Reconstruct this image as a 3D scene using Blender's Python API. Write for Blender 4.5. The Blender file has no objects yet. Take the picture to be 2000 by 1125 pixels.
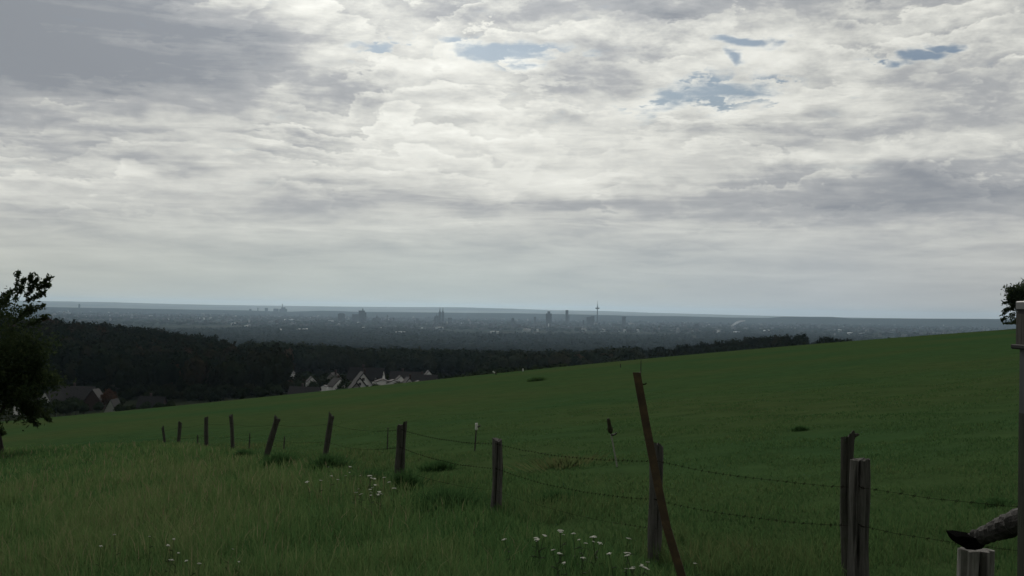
import bpy, math, random
import numpy as np
from mathutils import Vector, Matrix, Euler

random.seed(7)
RNG = np.random.default_rng(11)
scene = bpy.context.scene
COL = scene.collection
R = math.radians

# ------------------------------------------------------------------ camera
F = 2414.0                      # focal length in pixels of a 2000 px wide frame
PITCH, ROLL = R(1.0), R(0.95)
EYE = Vector((0.0, 0.0, 150.0))  # the plain lies at z = 0, the hill top carries the camera
cam_d = bpy.data.cameras.new('camera')
cam_d.sensor_width = 36.0
cam_d.lens = 36.0 * F / 2000.0
cam_d.clip_start = 0.1
cam_d.clip_end = 200000.0
cam = bpy.data.objects.new('camera', cam_d)
COL.objects.link(cam)
CAM_R = Matrix.Rotation(R(90) + PITCH, 4, 'X') @ Matrix.Rotation(ROLL, 4, 'Z')
cam.matrix_world = Matrix.Translation(EYE) @ CAM_R
scene.camera = cam


def at(px, py, Y):
    """world point seen at pixel (px, py) of the photograph, Y metres ahead"""
    d = CAM_R.to_3x3() @ Vector(((px - 1000.0) / F, (562.5 - py) / F, -1.0))
    return EYE + d * (Y / d.y)


def uu(px):
    return at(px, 640, 1.0).x


# ------------------------------------------------------------------ terrain
def smooth(a, b, x):
    t = np.clip((x - a) / (b - a), 0, 1)
    return t * t * (3 - 2 * t)


def ground(X, Y):
    """height of the ground in metres"""
    X = np.asarray(X, float); Y = np.asarray(Y, float)
    # the grazed hill: a gentle tilt that rolls over about 125 m away
    Xc = np.clip(X, -420, 260)
    Yc = np.clip(Y, -60, 620)
    near = -2.1 - 0.0345 * Yc + 0.107 * Xc
    near = near - 0.00012 * np.clip(Xc - 20, 0, 300) ** 2
    near = near - 11.0 * (1 - np.exp(-(np.clip(Y - 120, 0, None) / 95.0) ** 2))
    near = near + 0.10 * np.sin(X * 0.11 + 1.0) * np.sin(Y * 0.075) * np.clip(Y / 40, 0, 1) \
        + 0.25 * np.sin(X * 0.05 + 0.6) * np.clip(Y / 120, 0, 1)
    # the country beyond
    Yk = np.array([-4000, 0, 400, 700, 1200, 1900, 2700, 4000, 6000, 9000, 60000.])
    Zk = np.array([-20, -20, -34, -44, -60, -86, -112, -132, -144, -150, -150.])
    far = np.interp(Y, Yk, Zk)
    # wooded hill on the left
    hill = 23.0 * np.exp(-((X + 440) / 168.0) ** 2 - ((Y - 1000) / 270.0) ** 2)
    hill = hill + 3.0 * np.exp(-((X + 250) / 130.0) ** 2 - ((Y - 980) / 230.0) ** 2)
    # the low wooded shoulder on the right, behind the crest
    should = 19.0 * np.exp(-((X - 232) / 122.0) ** 2 - ((Y - 1000) / 300.0) ** 2)
    far = far + hill + should
    t = smooth(330, 720, Y)
    tb = smooth(-60, -500, Y)
    z = near * (1 - t) + far * t
    z = z * (1 - tb) + (-20) * tb
    # parks and low swells of the plain
    z = z + 1.2 * np.sin(X * 0.0021) * np.sin(Y * 0.0017) * smooth(3000, 6000, Y)
    return 150.0 + z + 1.6 * smooth(4000, 9000, Y)


def gz(x, y):
    return float(ground(x, y))


# ------------------------------------------------------------------ object helpers
def tag(o, label=None, cat=None, group=None, kind=None):
    if label: o['label'] = label
    if cat: o['category'] = cat
    if group: o['group'] = group
    if kind: o['kind'] = kind
    return o


def empty(name, loc=(0, 0, 0), rz=0.0):
    o = bpy.data.objects.new(name, None)
    o.empty_display_size = 0.3
    o.location = loc
    o.rotation_euler = (0, 0, rz)
    COL.objects.link(o)
    return o


def np_mesh(name, V, Fc, mat, parent=None, attrs=None, smooth_shade=False, loc=None):
    """one mesh object out of numpy arrays; Fc is (n,3) or (n,4)"""
    V = np.asarray(V, np.float32); Fc = np.asarray(Fc, np.int32)
    me = bpy.data.meshes.new(name)
    k = Fc.shape[1]
    me.vertices.add(len(V)); me.vertices.foreach_set('co', V.ravel())
    me.loops.add(Fc.size); me.loops.foreach_set('vertex_index', Fc.ravel())
    me.polygons.add(len(Fc))
    me.polygons.foreach_set('loop_start', np.arange(0, Fc.size, k, dtype=np.int32))
    me.polygons.foreach_set('loop_total', np.full(len(Fc), k, np.int32))
    if smooth_shade:
        me.polygons.foreach_set('use_smooth', np.ones(len(Fc), bool))
    me.update(calc_edges=True)
    for an, av in (attrs or {}).items():
        a = me.attributes.new(an, 'FLOAT', 'POINT')
        a.data.foreach_set('value', np.asarray(av, np.float32))
    me.materials.append(mat)
    o = bpy.data.objects.new(name, me)
    COL.objects.link(o)
    if parent is not None: o.parent = parent
    if loc is not None: o.location = loc
    return o


class MB:
    """collects shapes and links them as ONE mesh object"""
    def __init__(s):
        s.v = []; s.f = []

    def add(s, vs, fs):
        n = len(s.v)
        s.v += [tuple(v) for v in vs]
        s.f += [tuple(i + n for i in f) for f in fs]
        return s

    def box(s, x0, x1, y0, y1, z0, z1, M=None):
        vs = [Vector((x, y, z)) for z in (z0, z1) for y in (y0, y1) for x in (x0, x1)]
        if M: vs = [M @ v for v in vs]
        return s.add(vs, [(0, 2, 3, 1), (4, 5, 7, 6), (0, 1, 5, 4), (2, 6, 7, 3), (0, 4, 6, 2), (1, 3, 7, 5)])

    def poly_prism(s, pts, y0, y1, M=None):
        """profile in x,z extruded along y"""
        n = len(pts)
        vs = [Vector((x, y0, z)) for x, z in pts] + [Vector((x, y1, z)) for x, z in pts]
        if M: vs = [M @ v for v in vs]
        return s.add(vs, [tuple(range(n)), tuple(range(2 * n - 1, n - 1, -1))] + [(i, i + n, (i + 1) % n + n, (i + 1) % n) for i in range(n)])

    def loft(s, rings, cap=True):
        n = len(rings[0])
        vs = [v for r in rings for v in r]
        fs = []
        for k in range(len(rings) - 1):
            a, b = k * n, (k + 1) * n
            fs += [(a + i, a + (i + 1) % n, b + (i + 1) % n, b + i) for i in range(n)]
        if cap:
            fs += [tuple(range(n - 1, -1, -1)), tuple(range((len(rings) - 1) * n, len(rings) * n))]
        return s.add(vs, fs)

    def lathe(s, prof, n=12, c=(0, 0, 0)):
        return s.loft([[(c[0] + r * math.cos(2 * math.pi * i / n), c[1] + r * math.sin(2 * math.pi * i / n), c[2] + z) for i in range(n)] for r, z in prof])

    def tube(s, pts, rad, n=6):
        pts = [Vector(p) for p in pts]
        if not isinstance(rad, (list, tuple)): rad = [rad] * len(pts)
        rings = []
        for i, p in enumerate(pts):
            d = (pts[min(i + 1, len(pts) - 1)] - pts[max(i - 1, 0)]).normalized()
            a = d.cross(Vector((0, 1, 0)) if abs(d.y) < 0.9 else Vector((1, 0, 0))).normalized()
            b = d.cross(a)
            rings.append([p + (a * math.cos(2 * math.pi * k / n) + b * math.sin(2 * math.pi * k / n)) * rad[i] for k in range(n)])
        return s.loft(rings)

    def build(s, name, mat, parent=None, smooth_shade=False, loc=None):
        me = bpy.data.meshes.new(name)
        me.from_pydata(s.v, [], s.f)
        if smooth_shade:
            me.polygons.foreach_set('use_smooth', [True] * len(me.polygons))
        me.materials.append(mat)
        o = bpy.data.objects.new(name, me)
        COL.objects.link(o)
        if parent is not None: o.parent = parent
        if loc is not None: o.location = loc
        return o


def copy_tree(o, parent=None):
    c = o.copy()
    COL.objects.link(c)
    c.parent = parent
    for ch in o.children:
        copy_tree(ch, c)
    return c


# ------------------------------------------------------------------ material helpers
def new_mat(name):
    m = bpy.data.materials.new(name)
    m.use_nodes = True
    nt = m.node_tree
    return m, nt, nt.nodes['Principled BSDF']


def N(nt, t, **kw):
    n = nt.nodes.new(t)
    for k, v in kw.items():
        if k == 'inp':
            for i, x in v.items(): n.inputs[i].default_value = x
        else:
            setattr(n, k, v)
    return n


def ramp(nt, fac, stops, interp='LINEAR'):
    r = N(nt, 'ShaderNodeValToRGB')
    r.color_ramp.interpolation = interp
    el = r.color_ramp.elements
    while len(el) < len(stops): el.new(0.5)
    for e, (p, c) in zip(el, stops):
        e.position = p
        e.color = (*c, 1) if len(c) == 3 else c
    nt.links.new(fac, r.inputs[0])
    return r.outputs[0]


def math_n(nt, op, a, b=None, c=None, clamp=False):
    n = N(nt, 'ShaderNodeMath', operation=op, use_clamp=clamp)
    for i, x in enumerate((a, b, c)):
        if x is None: continue
        if isinstance(x, (int, float)): n.inputs[i].default_value = x
        else: nt.links.new(x, n.inputs[i])
    return n.outputs[0]


def simple(name, col, rough=0.85, var=0.25, scale=3.0, stretch=(1, 1, 1), bump=0.0, spec=0.3, obj=True, detail=6):
    """a colour that varies over the surface with noise"""
    m, nt, b = new_mat(name)
    tc = N(nt, 'ShaderNodeTexCoord')
    mp = N(nt, 'ShaderNodeMapping', inp={'Scale': stretch})
    nt.links.new(tc.outputs['Object' if obj else 'Generated'], mp.inputs[0])
    nz = N(nt, 'ShaderNodeTexNoise', inp={'Scale': scale, 'Detail': detail, 'Roughness': 0.65})
    nt.links.new(mp.outputs[0], nz.inputs['Vector'])
    lo = tuple(c * (1 - var) for c in col); hi = tuple(min(1, c * (1 + var)) for c in col)
    nt.links.new(ramp(nt, nz.outputs[0], [(0.3, lo), (0.7, hi)]), b.inputs['Base Color'])
    b.inputs['Roughness'].default_value = rough
    b.inputs['Specular IOR Level'].default_value = spec
    if bump:
        bp = N(nt, 'ShaderNodeBump', inp={'Strength': bump, 'Distance': 0.02})
        nt.links.new(nz.outputs[0], bp.inputs['Height'])
        nt.links.new(bp.outputs[0], b.inputs['Normal'])
    return m
# ------------------------------------------------------------------ sky and light
SUN_EL, SUN_AZ = R(30), R(-4)       # azimuth measured from straight ahead, to the right


def build_world():
    w = bpy.data.worlds.new('World')
    scene.world = w
    w.use_nodes = True
    nt = w.node_tree
    L = nt.links.new
    bg = nt.nodes['Background']
    M = lambda op, a, b=None, c=None, clamp=False: math_n(nt, op, a, b, c, clamp)
    tc = N(nt, 'ShaderNodeTexCoord')
    sp = N(nt, 'ShaderNodeSeparateXYZ')
    L(tc.outputs['Generated'], sp.inputs[0])
    x, y, z = sp.outputs
    az = M('ARCTAN2', x, y)
    el = M('ARCSINE', z)
    # clouds lie on a layer overhead: project the direction onto it
    zz = M('ADD', M('MAXIMUM', z, 0.0), 0.13)
    qx = M('DIVIDE', x, zz); qy = M('DIVIDE', y, zz)
    cv = N(nt, 'ShaderNodeCombineXYZ'); L(qx, cv.inputs[0]); L(qy, cv.inputs[1])
    ev = N(nt, 'ShaderNodeCombineXYZ'); L(az, ev.inputs[0]); L(M('MULTIPLY', el, 1.9), ev.inputs[1])

    def noise(vec, scale, detail=8, rough=0.6, dist=0.0, off=(0, 0, 0)):
        mp = N(nt, 'ShaderNodeMapping', inp={'Location': off})
        L(vec, mp.inputs[0])
        n = N(nt, 'ShaderNodeTexNoise', inp={'Scale': scale, 'Detail': detail, 'Roughness': rough, 'Distortion': dist})
        L(mp.outputs[0], n.inputs['Vector'])
        return n

    big = noise(cv.outputs[0], 1.7, 3, 0.55, 0.3, (3.1, 1.7, 0)).outputs[0]
    mid = noise(cv.outputs[0], 6.5, 6, 0.62, 0.4, (0.4, 5.2, 0)).outputs[0]
    # heaped cloud: bulging lumps, lit from above and behind
    pv_ = N(nt, 'ShaderNodeMapping', inp={'Scale': (1.0, 1.25, 1.0)})
    L(ev.outputs[0], pv_.inputs[0])
    puff = noise(pv_.outputs[0], 17.0, 7, 0.64, 0.15, (0.3, 0.1, 4.0)).outputs[0]
    puff2 = noise(pv_.outputs[0], 17.0, 5, 0.64, 0.15, (0.3, 0.122, 4.0)).outputs[0]     # the same a little higher up
    relief = M('SUBTRACT', puff, puff2)
    streak_v = N(nt, 'ShaderNodeMapping', inp={'Scale': (1.0, 6.0, 1.0)})
    L(ev.outputs[0], streak_v.inputs[0])
    streak = noise(streak_v.outputs[0], 7.0, 7, 0.64, 0.6, (1.3, 0, 2.2)).outputs[0]
    # warp the places of the cloud banks so that they have no clean outline
    wn = noise(ev.outputs[0], 9.0, 4, 0.6, 0.0, (7, 2, 1)).outputs['Color']
    ws = N(nt, 'ShaderNodeSeparateColor'); L(wn, ws.inputs[0])
    waz = M('MULTIPLY_ADD', M('SUBTRACT', ws.outputs[0], 0.5), 0.16, az)
    wel = M('MULTIPLY_ADD', M('SUBTRACT', ws.outputs[1], 0.5), 0.055, el)

    def blob(px, py, sx, sy, wt, soft=2.0, warp=True):
        a0 = (px - 1000) / F
        e0 = (604.6 + (px - 1000) * math.tan(ROLL) - py) / F
        dx = M('DIVIDE', M('SUBTRACT', waz if warp else az, a0), sx / F)
        dy = M('DIVIDE', M('SUBTRACT', wel if warp else el, e0), sy / F)
        r2 = M('ADD', M('MULTIPLY', dx, dx), M('MULTIPLY', dy, dy))
        if soft != 2.0: r2 = M('POWER', r2, soft / 2.0)
        return M('MULTIPLY', M('EXPONENT', M('MULTIPLY', r2, -1.0)), wt)

    thick = [  # (px, py, width, height, weight): banks of thicker, darker cloud
        (120, 105, 440, 125, 0.31, 5.0), (420, 180, 230, 55, 0.12, 3.0), (-400, 100, 500, 160, 0.25, 2.0),
        (650, 172, 150, 26, 0.17, 2.0), (1130, 142, 95, 32, 0.20, 2.0), (1230, 92, 110, 22, 0.12, 2.0),
        (1750, 8, 420, 34, 0.24, 2.0), (1340, 35, 110, 36, 0.16, 2.0), (1880, 245, 260, 42, 0.15, 2.0),
        (1500, 265, 240, 16, 0.12, 2.0), (1720, 180, 260, 22, 0.10, 2.0),
        (1760, 400, 400, 50, 0.30, 3.0), (1200, 412, 300, 18, 0.12, 2.0), (330, 315, 220, 18, 0.12, 2.0),
        (700, 390, 260, 14, 0.05, 2.0), (60, 250, 260, 18, 0.12, 2.0), (200, 420, 330, 12, 0.07, 2.0),
        (900, 30, 300, 16, 0.08, 2.0), (560, 265, 90, 10, 0.10, 2.0),
    ]
    thin = [  # brighter, thinner cloud
        (800, 130, 260, 55, 0.13, 2.0), (1010, 280, 520, 90, 0.13, 2.0), (1450, 130, 280, 60, 0.12, 2.0),
        (1100, 345, 330, 40, 0.08, 2.0), (1600, 220, 300, 18, 0.10, 2.0), (1640, 330, 180, 16, 0.10, 2.0),
        (150, 345, 300, 26, 0.08, 2.0), (250, 245, 180, 12, 0.10, 2.0), (560, 15, 80, 20, 0.18, 2.0),
        (100, 215, 110, 12, 0.10, 2.0), (1900, 300, 200, 24, 0.06, 2.0),
    ]
    holes = [  # windows of clear sky
        (965, 96, 105, 21, 1.0, 2.0), (1002, 120, 40, 20, 0.9, 2.0), (768, 94, 40, 16, 0.8, 2.0),
        (1385, 196, 150, 33, 1.05, 2.0), (1436, 97, 66, 14, 0.9, 2.0), (1437, 131, 30, 13, 0.8, 2.0),
        (1695, 150, 60, 10, 0.75, 2.0), (1760, 138, 75, 13, 0.85, 2.0), (1835, 126, 60, 8, 0.75, 2.0),
    ]
    d = M('MULTIPLY_ADD', M('SUBTRACT', big, 0.5), 0.42, 0.47)
    # the small structure dies out towards the horizon
    fine = N(nt, 'ShaderNodeMapRange', interpolation_type='SMOOTHSTEP', inp={'From Min': 0.03, 'From Max': 0.14, 'To Min': 0.1, 'To Max': 1.0})
    L(el, fine.inputs[0])
    fo = fine.outputs[0]
    upper = N(nt, 'ShaderNodeMapRange', interpolation_type='SMOOTHSTEP', inp={'From Min': 0.10, 'From Max': 0.21, 'To Min': 0.12, 'To Max': 1.0})
    L(el, upper.inputs[0])
    lay = None
    for t in thick:
        b = blob(*t); lay = b if lay is None else M('ADD', lay, b)
    deck = blob(150, 100, 430, 130, 1.0, 4.0)          # under the flat deck the puffs are calm
    calm = M('SUBTRACT', 1.0, M('MULTIPLY', deck, 0.58))
    d = M('ADD', d, lay)
    for t in thin:
        d = M('SUBTRACT', d, blob(*t))
    d = M('ADD', d, M('MULTIPLY', M('MULTIPLY', M('SUBTRACT', mid, 0.5), 0.42), M('MULTIPLY', calm, fo)))
    pk = M('MULTIPLY', M('MULTIPLY', upper.outputs[0], calm), 1.0)
    d = M('ADD', d, M('MULTIPLY', M('SUBTRACT', puff, 0.5), M('MULTIPLY', pk, 0.30)))
    d = M('SUBTRACT', d, M('MULTIPLY', relief, M('MULTIPLY', pk, 0.65)))
    d = M('ADD', d, M('MULTIPLY', M('SUBTRACT', streak, 0.5), M('MULTIPLY_ADD', upper.outputs[0], -0.25, 0.46)))
    # faint folds in the underside of the flat deck
    d = M('ADD', d, M('MULTIPLY', M('MULTIPLY', M('SUBTRACT', streak, 0.5), deck), 0.50))
    # overlapping banks: each has a bright, billowing upper edge and a grey base in front of the next
    warp_a = noise(pv_.outputs[0], 6.5, 8, 0.62, 0.2, (2.2, 0.4, 9.0)).outputs[0]
    ph = M('MULTIPLY_ADD', M('LOGARITHM', M('ADD', M('MAXIMUM', el, 0.0), 0.05), math.e), 7.0, M('MULTIPLY', M('SUBTRACT', warp_a, 0.5), -7.5))
    t = M('FRACT', ph)
    cut = N(nt, 'ShaderNodeMapRange', interpolation_type='SMOOTHSTEP', inp={'From Min': 0.80, 'From Max': 1.0, 'To Min': 1.0, 'To Max': 0.0})
    L(t, cut.inputs[0])
    t2 = M('MULTIPLY', M('POWER', t, 1.4), cut.outputs[0])
    sel = N(nt, 'ShaderNodeMapRange', interpolation_type='SMOOTHSTEP', inp={'From Min': 0.40, 'From Max': 0.62, 'To Min': 0.25, 'To Max': 1.0})
    L(ws.outputs[2], sel.inputs[0])
    low = N(nt, 'ShaderNodeMapRange', interpolation_type='SMOOTHSTEP', inp={'From Min': 0.03, 'From Max': 0.16, 'To Min': 0.15, 'To Max': 1.0})
    L(el, low.inputs[0])
    d = M('SUBTRACT', d, M('MULTIPLY', M('SUBTRACT', t2, 0.30), M('MULTIPLY', M('MULTIPLY', sel.outputs[0], low.outputs[0]), M('MULTIPLY', calm, 0.27))))
    gap = None
    for t in holes:
        b = blob(*t); gap = b if gap is None else M('MAXIMUM', gap, b)
    gap = M('SUBTRACT', gap, M('MULTIPLY', M('SUBTRACT', puff, 0.47), 1.5))
    gap = M('ADD', gap, M('MULTIPLY', M('SUBTRACT', streak, 0.5), 0.8))
    gap = M('SUBTRACT', gap, M('MULTIPLY', t2, 0.45))
    gap = M('ADD', gap, 0.08)
    gm = N(nt, 'ShaderNodeMapRange', interpolation_type='SMOOTHSTEP', inp={'From Min': 0.12, 'From Max': 0.70, 'To Min': 0.0, 'To Max': 0.9})
    L(gap, gm.inputs[0])
    rim = N(nt, 'ShaderNodeMapRange', interpolation_type='SMOOTHSTEP', inp={'From Min': 0.05, 'From Max': 0.40, 'To Min': 0.0, 'To Max': 0.10})
    L(gap, rim.inputs[0])
    d = M('SUBTRACT', d, rim.outputs[0])
    # thin cloud lets the sun through, thick cloud is grey
    ccol = ramp(nt, d, [(0.15, (0.88, 0.88, 0.82)), (0.33, (0.735, 0.735, 0.685)), (0.47, (0.56, 0.565, 0.54)),
                        (0.58, (0.41, 0.42, 0.428)), (0.82, (0.268, 0.287, 0.314))])
    sky = N(nt, 'ShaderNodeTexSky', sky_type='NISHITA', sun_disc=False, sun_elevation=SUN_EL, sun_rotation=SUN_AZ,
            altitude=180.0, air_density=1.0, dust_density=1.4, ozone_density=1.0)
    skm = N(nt, 'ShaderNodeVectorMath', operation='SCALE', inp={'Scale': SKY_STRENGTH})
    tn = N(nt, 'ShaderNodeVectorMath', operation='MULTIPLY'); tn.inputs[1].default_value = (0.335, 0.43, 0.545)   # seen through thin veil
    L(sky.outputs[0], tn.inputs[0]); L(tn.outputs[0], skm.inputs[0])
    m1 = N(nt, 'ShaderNodeMix', data_type='RGBA')
    L(gm.outputs[0], m1.inputs['Factor']); L(ccol, m1.inputs['A']); L(skm.outputs[0], m1.inputs['B'])
    # grey-green murk low over the plain
    hz = N(nt, 'ShaderNodeMapRange', interpolation_type='SMOOTHSTEP', inp={'From Min': 0.004, 'From Max': 0.095, 'To Min': 0.86, 'To Max': 0.0})
    L(el, hz.inputs[0])
    hcol = ramp(nt, M('MULTIPLY_ADD', az, 1.0, 0.5), [(0.1, (0.45, 0.47, 0.425)), (0.45, (0.445, 0.495, 0.475)), (0.75, (0.385, 0.42, 0.44)), (0.95, (0.385, 0.39, 0.38))])
    m2 = N(nt, 'ShaderNodeMix', data_type='RGBA')
    L(hz.outputs[0], m2.inputs['Factor']); L(m1.outputs['Result'], m2.inputs['A']); L(hcol, m2.inputs['B'])
    # the cloud in front of the sun glows
    sd = Vector((math.sin(SUN_AZ) * math.cos(SUN_EL), math.cos(SUN_AZ) * math.cos(SUN_EL), math.sin(SUN_EL)))
    dt = N(nt, 'ShaderNodeVectorMath', operation='DOT_PRODUCT'); L(tc.outputs['Generated'], dt.inputs[0]); dt.inputs[1].default_value = sd
    gl = N(nt, 'ShaderNodeMapRange', interpolation_type='SMOOTHSTEP', inp={'From Min': 0.90, 'From Max': 1.0, 'To Min': 1.0, 'To Max': 1.35})
    L(dt.outputs['Value'], gl.inputs[0])
    # unseen sky away from it is dimmed too, to darken the ground
    bk = N(nt, 'ShaderNodeMapRange', interpolation_type='SMOOTHSTEP', inp={'From Min': -0.5, 'From Max': 0.75, 'To Min': 0.38, 'To Max': 1.0})
    L(dt.outputs['Value'], bk.inputs[0])
    m3 = N(nt, 'ShaderNodeVectorMath', operation='SCALE')
    zn = N(nt, 'ShaderNodeMapRange', interpolation_type='SMOOTHSTEP', inp={'From Min': 0.3, 'From Max': 0.85, 'To Min': 1.0, 'To Max': 0.5})
    L(el, zn.inputs[0])                                  # unseen sky overhead is dimmed, added to darken the ground
    L(m2.outputs['Result'], m3.inputs[0]); L(M('MULTIPLY', M('MULTIPLY', gl.outputs[0], bk.outputs[0]), zn.outputs[0]), m3.inputs['Scale'])
    L(m3.outputs[0], bg.inputs[0])
    bg.inputs[1].default_value = 1.0
    w.cycles.sampling_method = 'MANUAL'
    w.cycles.sample_map_resolution = 512
    s = bpy.data.lights.new('sun', 'SUN')
    s.energy = 1.4; s.angle = R(20); s.color = (1.0, 0.95, 0.86)
    so = bpy.data.objects.new('sun', s); COL.objects.link(so)
    so.rotation_euler = sd.to_track_quat('Z', 'Y').to_euler()
    so.location = (0, 60, 220)


SKY_STRENGTH = 0.06
build_world()

vs = scene.view_settings
vs.view_transform = 'Standard'; vs.look = 'None'; vs.exposure = 0.0; vs.gamma = 1.0; vs.use_curve_mapping = False
cy = scene.cycles
scene.render.engine = 'CYCLES'
cy.use_denoising = True
cy.max_bounces = 5; cy.diffuse_bounces = 3; cy.glossy_bounces = 2; cy.transmission_bounces = 2; cy.volume_bounces = 1
cy.transparent_max_bounces = 6
cy.use_adaptive_sampling = True
cy.adaptive_threshold = 0.01
# ------------------------------------------------------------------ the ground, one sheet
def axis(lim_a, lim_b, step0, grow):
    out = [0.0]
    for lim, sg in ((lim_a, -1), (lim_b, 1)):
        v, s, pts = 0.0, step0, []
        while v < lim:
            v += s; s *= grow
            pts.append(sg * min(v, lim))
        out = out + pts
    return np.array(sorted(set(out)))


def grass_colour(nt, bright=1.0):
    """greens of the pasture, varying over metres and decimetres (world position)"""
    g = N(nt, 'ShaderNodeNewGeometry')
    n1 = N(nt, 'ShaderNodeTexNoise', inp={'Scale': 0.055, 'Detail': 5.0, 'Roughness': 0.6})
    n2 = N(nt, 'ShaderNodeTexNoise', inp={'Scale': 1.1, 'Detail': 7.0, 'Roughness': 0.7})
    for n in (n1, n2): nt.links.new(g.outputs['Position'], n.inputs['Vector'])
    a = ramp(nt, n1.outputs[0], [(0.32, tuple(c * bright for c in (0.037, 0.086, 0.034))), (0.5, tuple(c * bright for c in (0.050, 0.087, 0.033))), (0.70, tuple(c * bright for c in (0.063, 0.087, 0.035)))])
    b = ramp(nt, n2.outputs[0], [(0.25, (0.72, 0.72, 0.72)), (0.5, (0.95, 0.95, 0.95)), (0.75, (1.18, 1.16, 1.12))])
    m = N(nt, 'ShaderNodeMix', data_type='RGBA', blend_type='MULTIPLY', inp={'Factor': 1.0})
    nt.links.new(a, m.inputs['A']); nt.links.new(b, m.inputs['B'])
    return m.outputs['Result'], n2.outputs[0], g


def ground_mat():
    m, nt, b = new_mat('ground_cover')
    col, n2, g = grass_colour(nt)
    sp = N(nt, 'ShaderNodeSeparateXYZ'); nt.links.new(g.outputs['Position'], sp.inputs[0])
    # woodland floor and gardens beyond the hill, field and roof patchwork on the plain
    nf = N(nt, 'ShaderNodeTexNoise', inp={'Scale': 0.0022, 'Detail': 8.0, 'Roughness': 0.7})
    mp = N(nt, 'ShaderNodeMapping', inp={'Scale': (1, 0.45, 1)})
    nt.links.new(g.outputs['Position'], mp.inputs[0]); nt.links.new(mp.outputs[0], nf.inputs['Vector'])
    farc = ramp(nt, nf.outputs[0], [(0.36, (0.018, 0.026, 0.016)), (0.52, (0.030, 0.036, 0.024)), (0.60, (0.055, 0.054, 0.045)), (0.68, (0.045, 0.06, 0.03))])
    mr = N(nt, 'ShaderNodeMapRange', interpolation_type='SMOOTHSTEP', inp={'From Min': 215.0, 'From Max': 300.0})
    nt.links.new(sp.outputs[1], mr.inputs[0])
    mx = N(nt, 'ShaderNodeMix', data_type='RGBA')
    nt.links.new(mr.outputs[0], mx.inputs['Factor']); nt.links.new(col, mx.inputs['A']); nt.links.new(farc, mx.inputs['B'])
    nt.links.new(mx.outputs['Result'], b.inputs['Base Color'])
    b.inputs['Roughness'].default_value = 0.95
    b.inputs['Specular IOR Level'].default_value = 0.0
    bp = N(nt, 'ShaderNodeBump', inp={'Strength': 0.35, 'Distance': 0.05})
    nt.links.new(n2, bp.inputs['Height']); nt.links.new(bp.outputs[0], b.inputs['Normal'])
    return m


gx = axis(40000, 40000, 0.7, 1.055)
gy = axis(3000, 40000, 0.7, 1.045)
XX, YY = np.meshgrid(gx, gy)
ZZ = ground(XX, YY)
# hoof-trodden unevenness close by
ZZ = ZZ + (0.035 * np.sin(XX * 2.1 + np.sin(YY * 1.3)) * np.sin(YY * 1.7 + 0.5) + 0.03 * np.sin(XX * 0.9 + 2) * np.sin(YY * 0.8)) * (np.abs(XX) < 60) * (np.abs(YY) < 90)
nx, ny = len(gx), len(gy)
idx = np.arange(nx * ny).reshape(ny, nx)
FQ = np.stack([idx[:-1, :-1], idx[:-1, 1:], idx[1:, 1:], idx[1:, :-1]], -1).reshape(-1, 4)
tag(np_mesh('ground', np.stack([XX, YY, ZZ], -1).reshape(-1, 3), FQ, ground_mat(), smooth_shade=True), 'green grazed hillside falling to dark country and the wide plain', kind='structure')


def far_mat(name, col, sc):
    m, nt, b = new_mat(name)
    g = N(nt, 'ShaderNodeNewGeometry')
    nz = N(nt, 'ShaderNodeTexNoise', inp={'Scale': sc, 'Detail': 6.0, 'Roughness': 0.6})
    nt.links.new(g.outputs['Position'], nz.inputs['Vector'])
    nt.links.new(ramp(nt, nz.outputs[0], [(0.35, tuple(c * 0.7 for c in col)), (0.65, tuple(c * 1.35 for c in col))]), b.inputs['Base Color'])
    b.inputs['Roughness'].default_value = 0.95; b.inputs['Specular IOR Level'].default_value = 0.0
    return m


def hill_range(name, label, pts, dist, depth, foot, mat, rough, seed):
    """a range of hills: crest line given as photograph (column, row) pairs at a real distance, with flanks kilometres deep"""
    r = np.random.default_rng(seed)
    px = np.array([p[0] for p in pts], float); py = np.array([p[1] for p in pts], float)
    cols = np.arange(px[0], px[-1] + 1, 4.0)
    row = np.interp(cols, px, py)
    X = np.array([at(c, q, dist).x for c, q in zip(cols, row)])
    Zc = np.array([at(c, q, dist).z for c, q in zip(cols, row)])
    n = np.zeros_like(X)
    for o in range(1, 7):
        n += np.sin(X / (9000 / 1.9 ** o) + r.uniform(0, 6)) / 1.7 ** o
    Zc = Zc + n * rough
    V = []
    ts = [-1.0, -0.75, -0.5, -0.3, -0.15, -0.05, 0.0, 0.1, 0.4, 1.0]
    for t in ts:
        prof = math.cos(t * math.pi / 2) ** 1.4 if abs(t) < 1 else 0.0
        wob = np.sin(X / 1300 + t * 5 + seed) * 0.06 * (1 - abs(t)) * (abs(t) > 0.02)
        V.append(np.stack([X * (dist + t * depth) / dist, np.full_like(X, dist + t * depth), foot + (Zc - foot) * np.clip(prof + wob * 0.8, 0, 1)], -1))
    V = np.concatenate(V)
    k = len(cols)
    ii = np.arange(len(ts) * k).reshape(len(ts), k)
    Fh = np.stack([ii[:-1, :-1], ii[:-1, 1:], ii[1:, 1:], ii[1:, :-1]], -1).reshape(-1, 4)
    return tag(np_mesh(name, V, Fh, mat), label, kind='structure')


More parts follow.
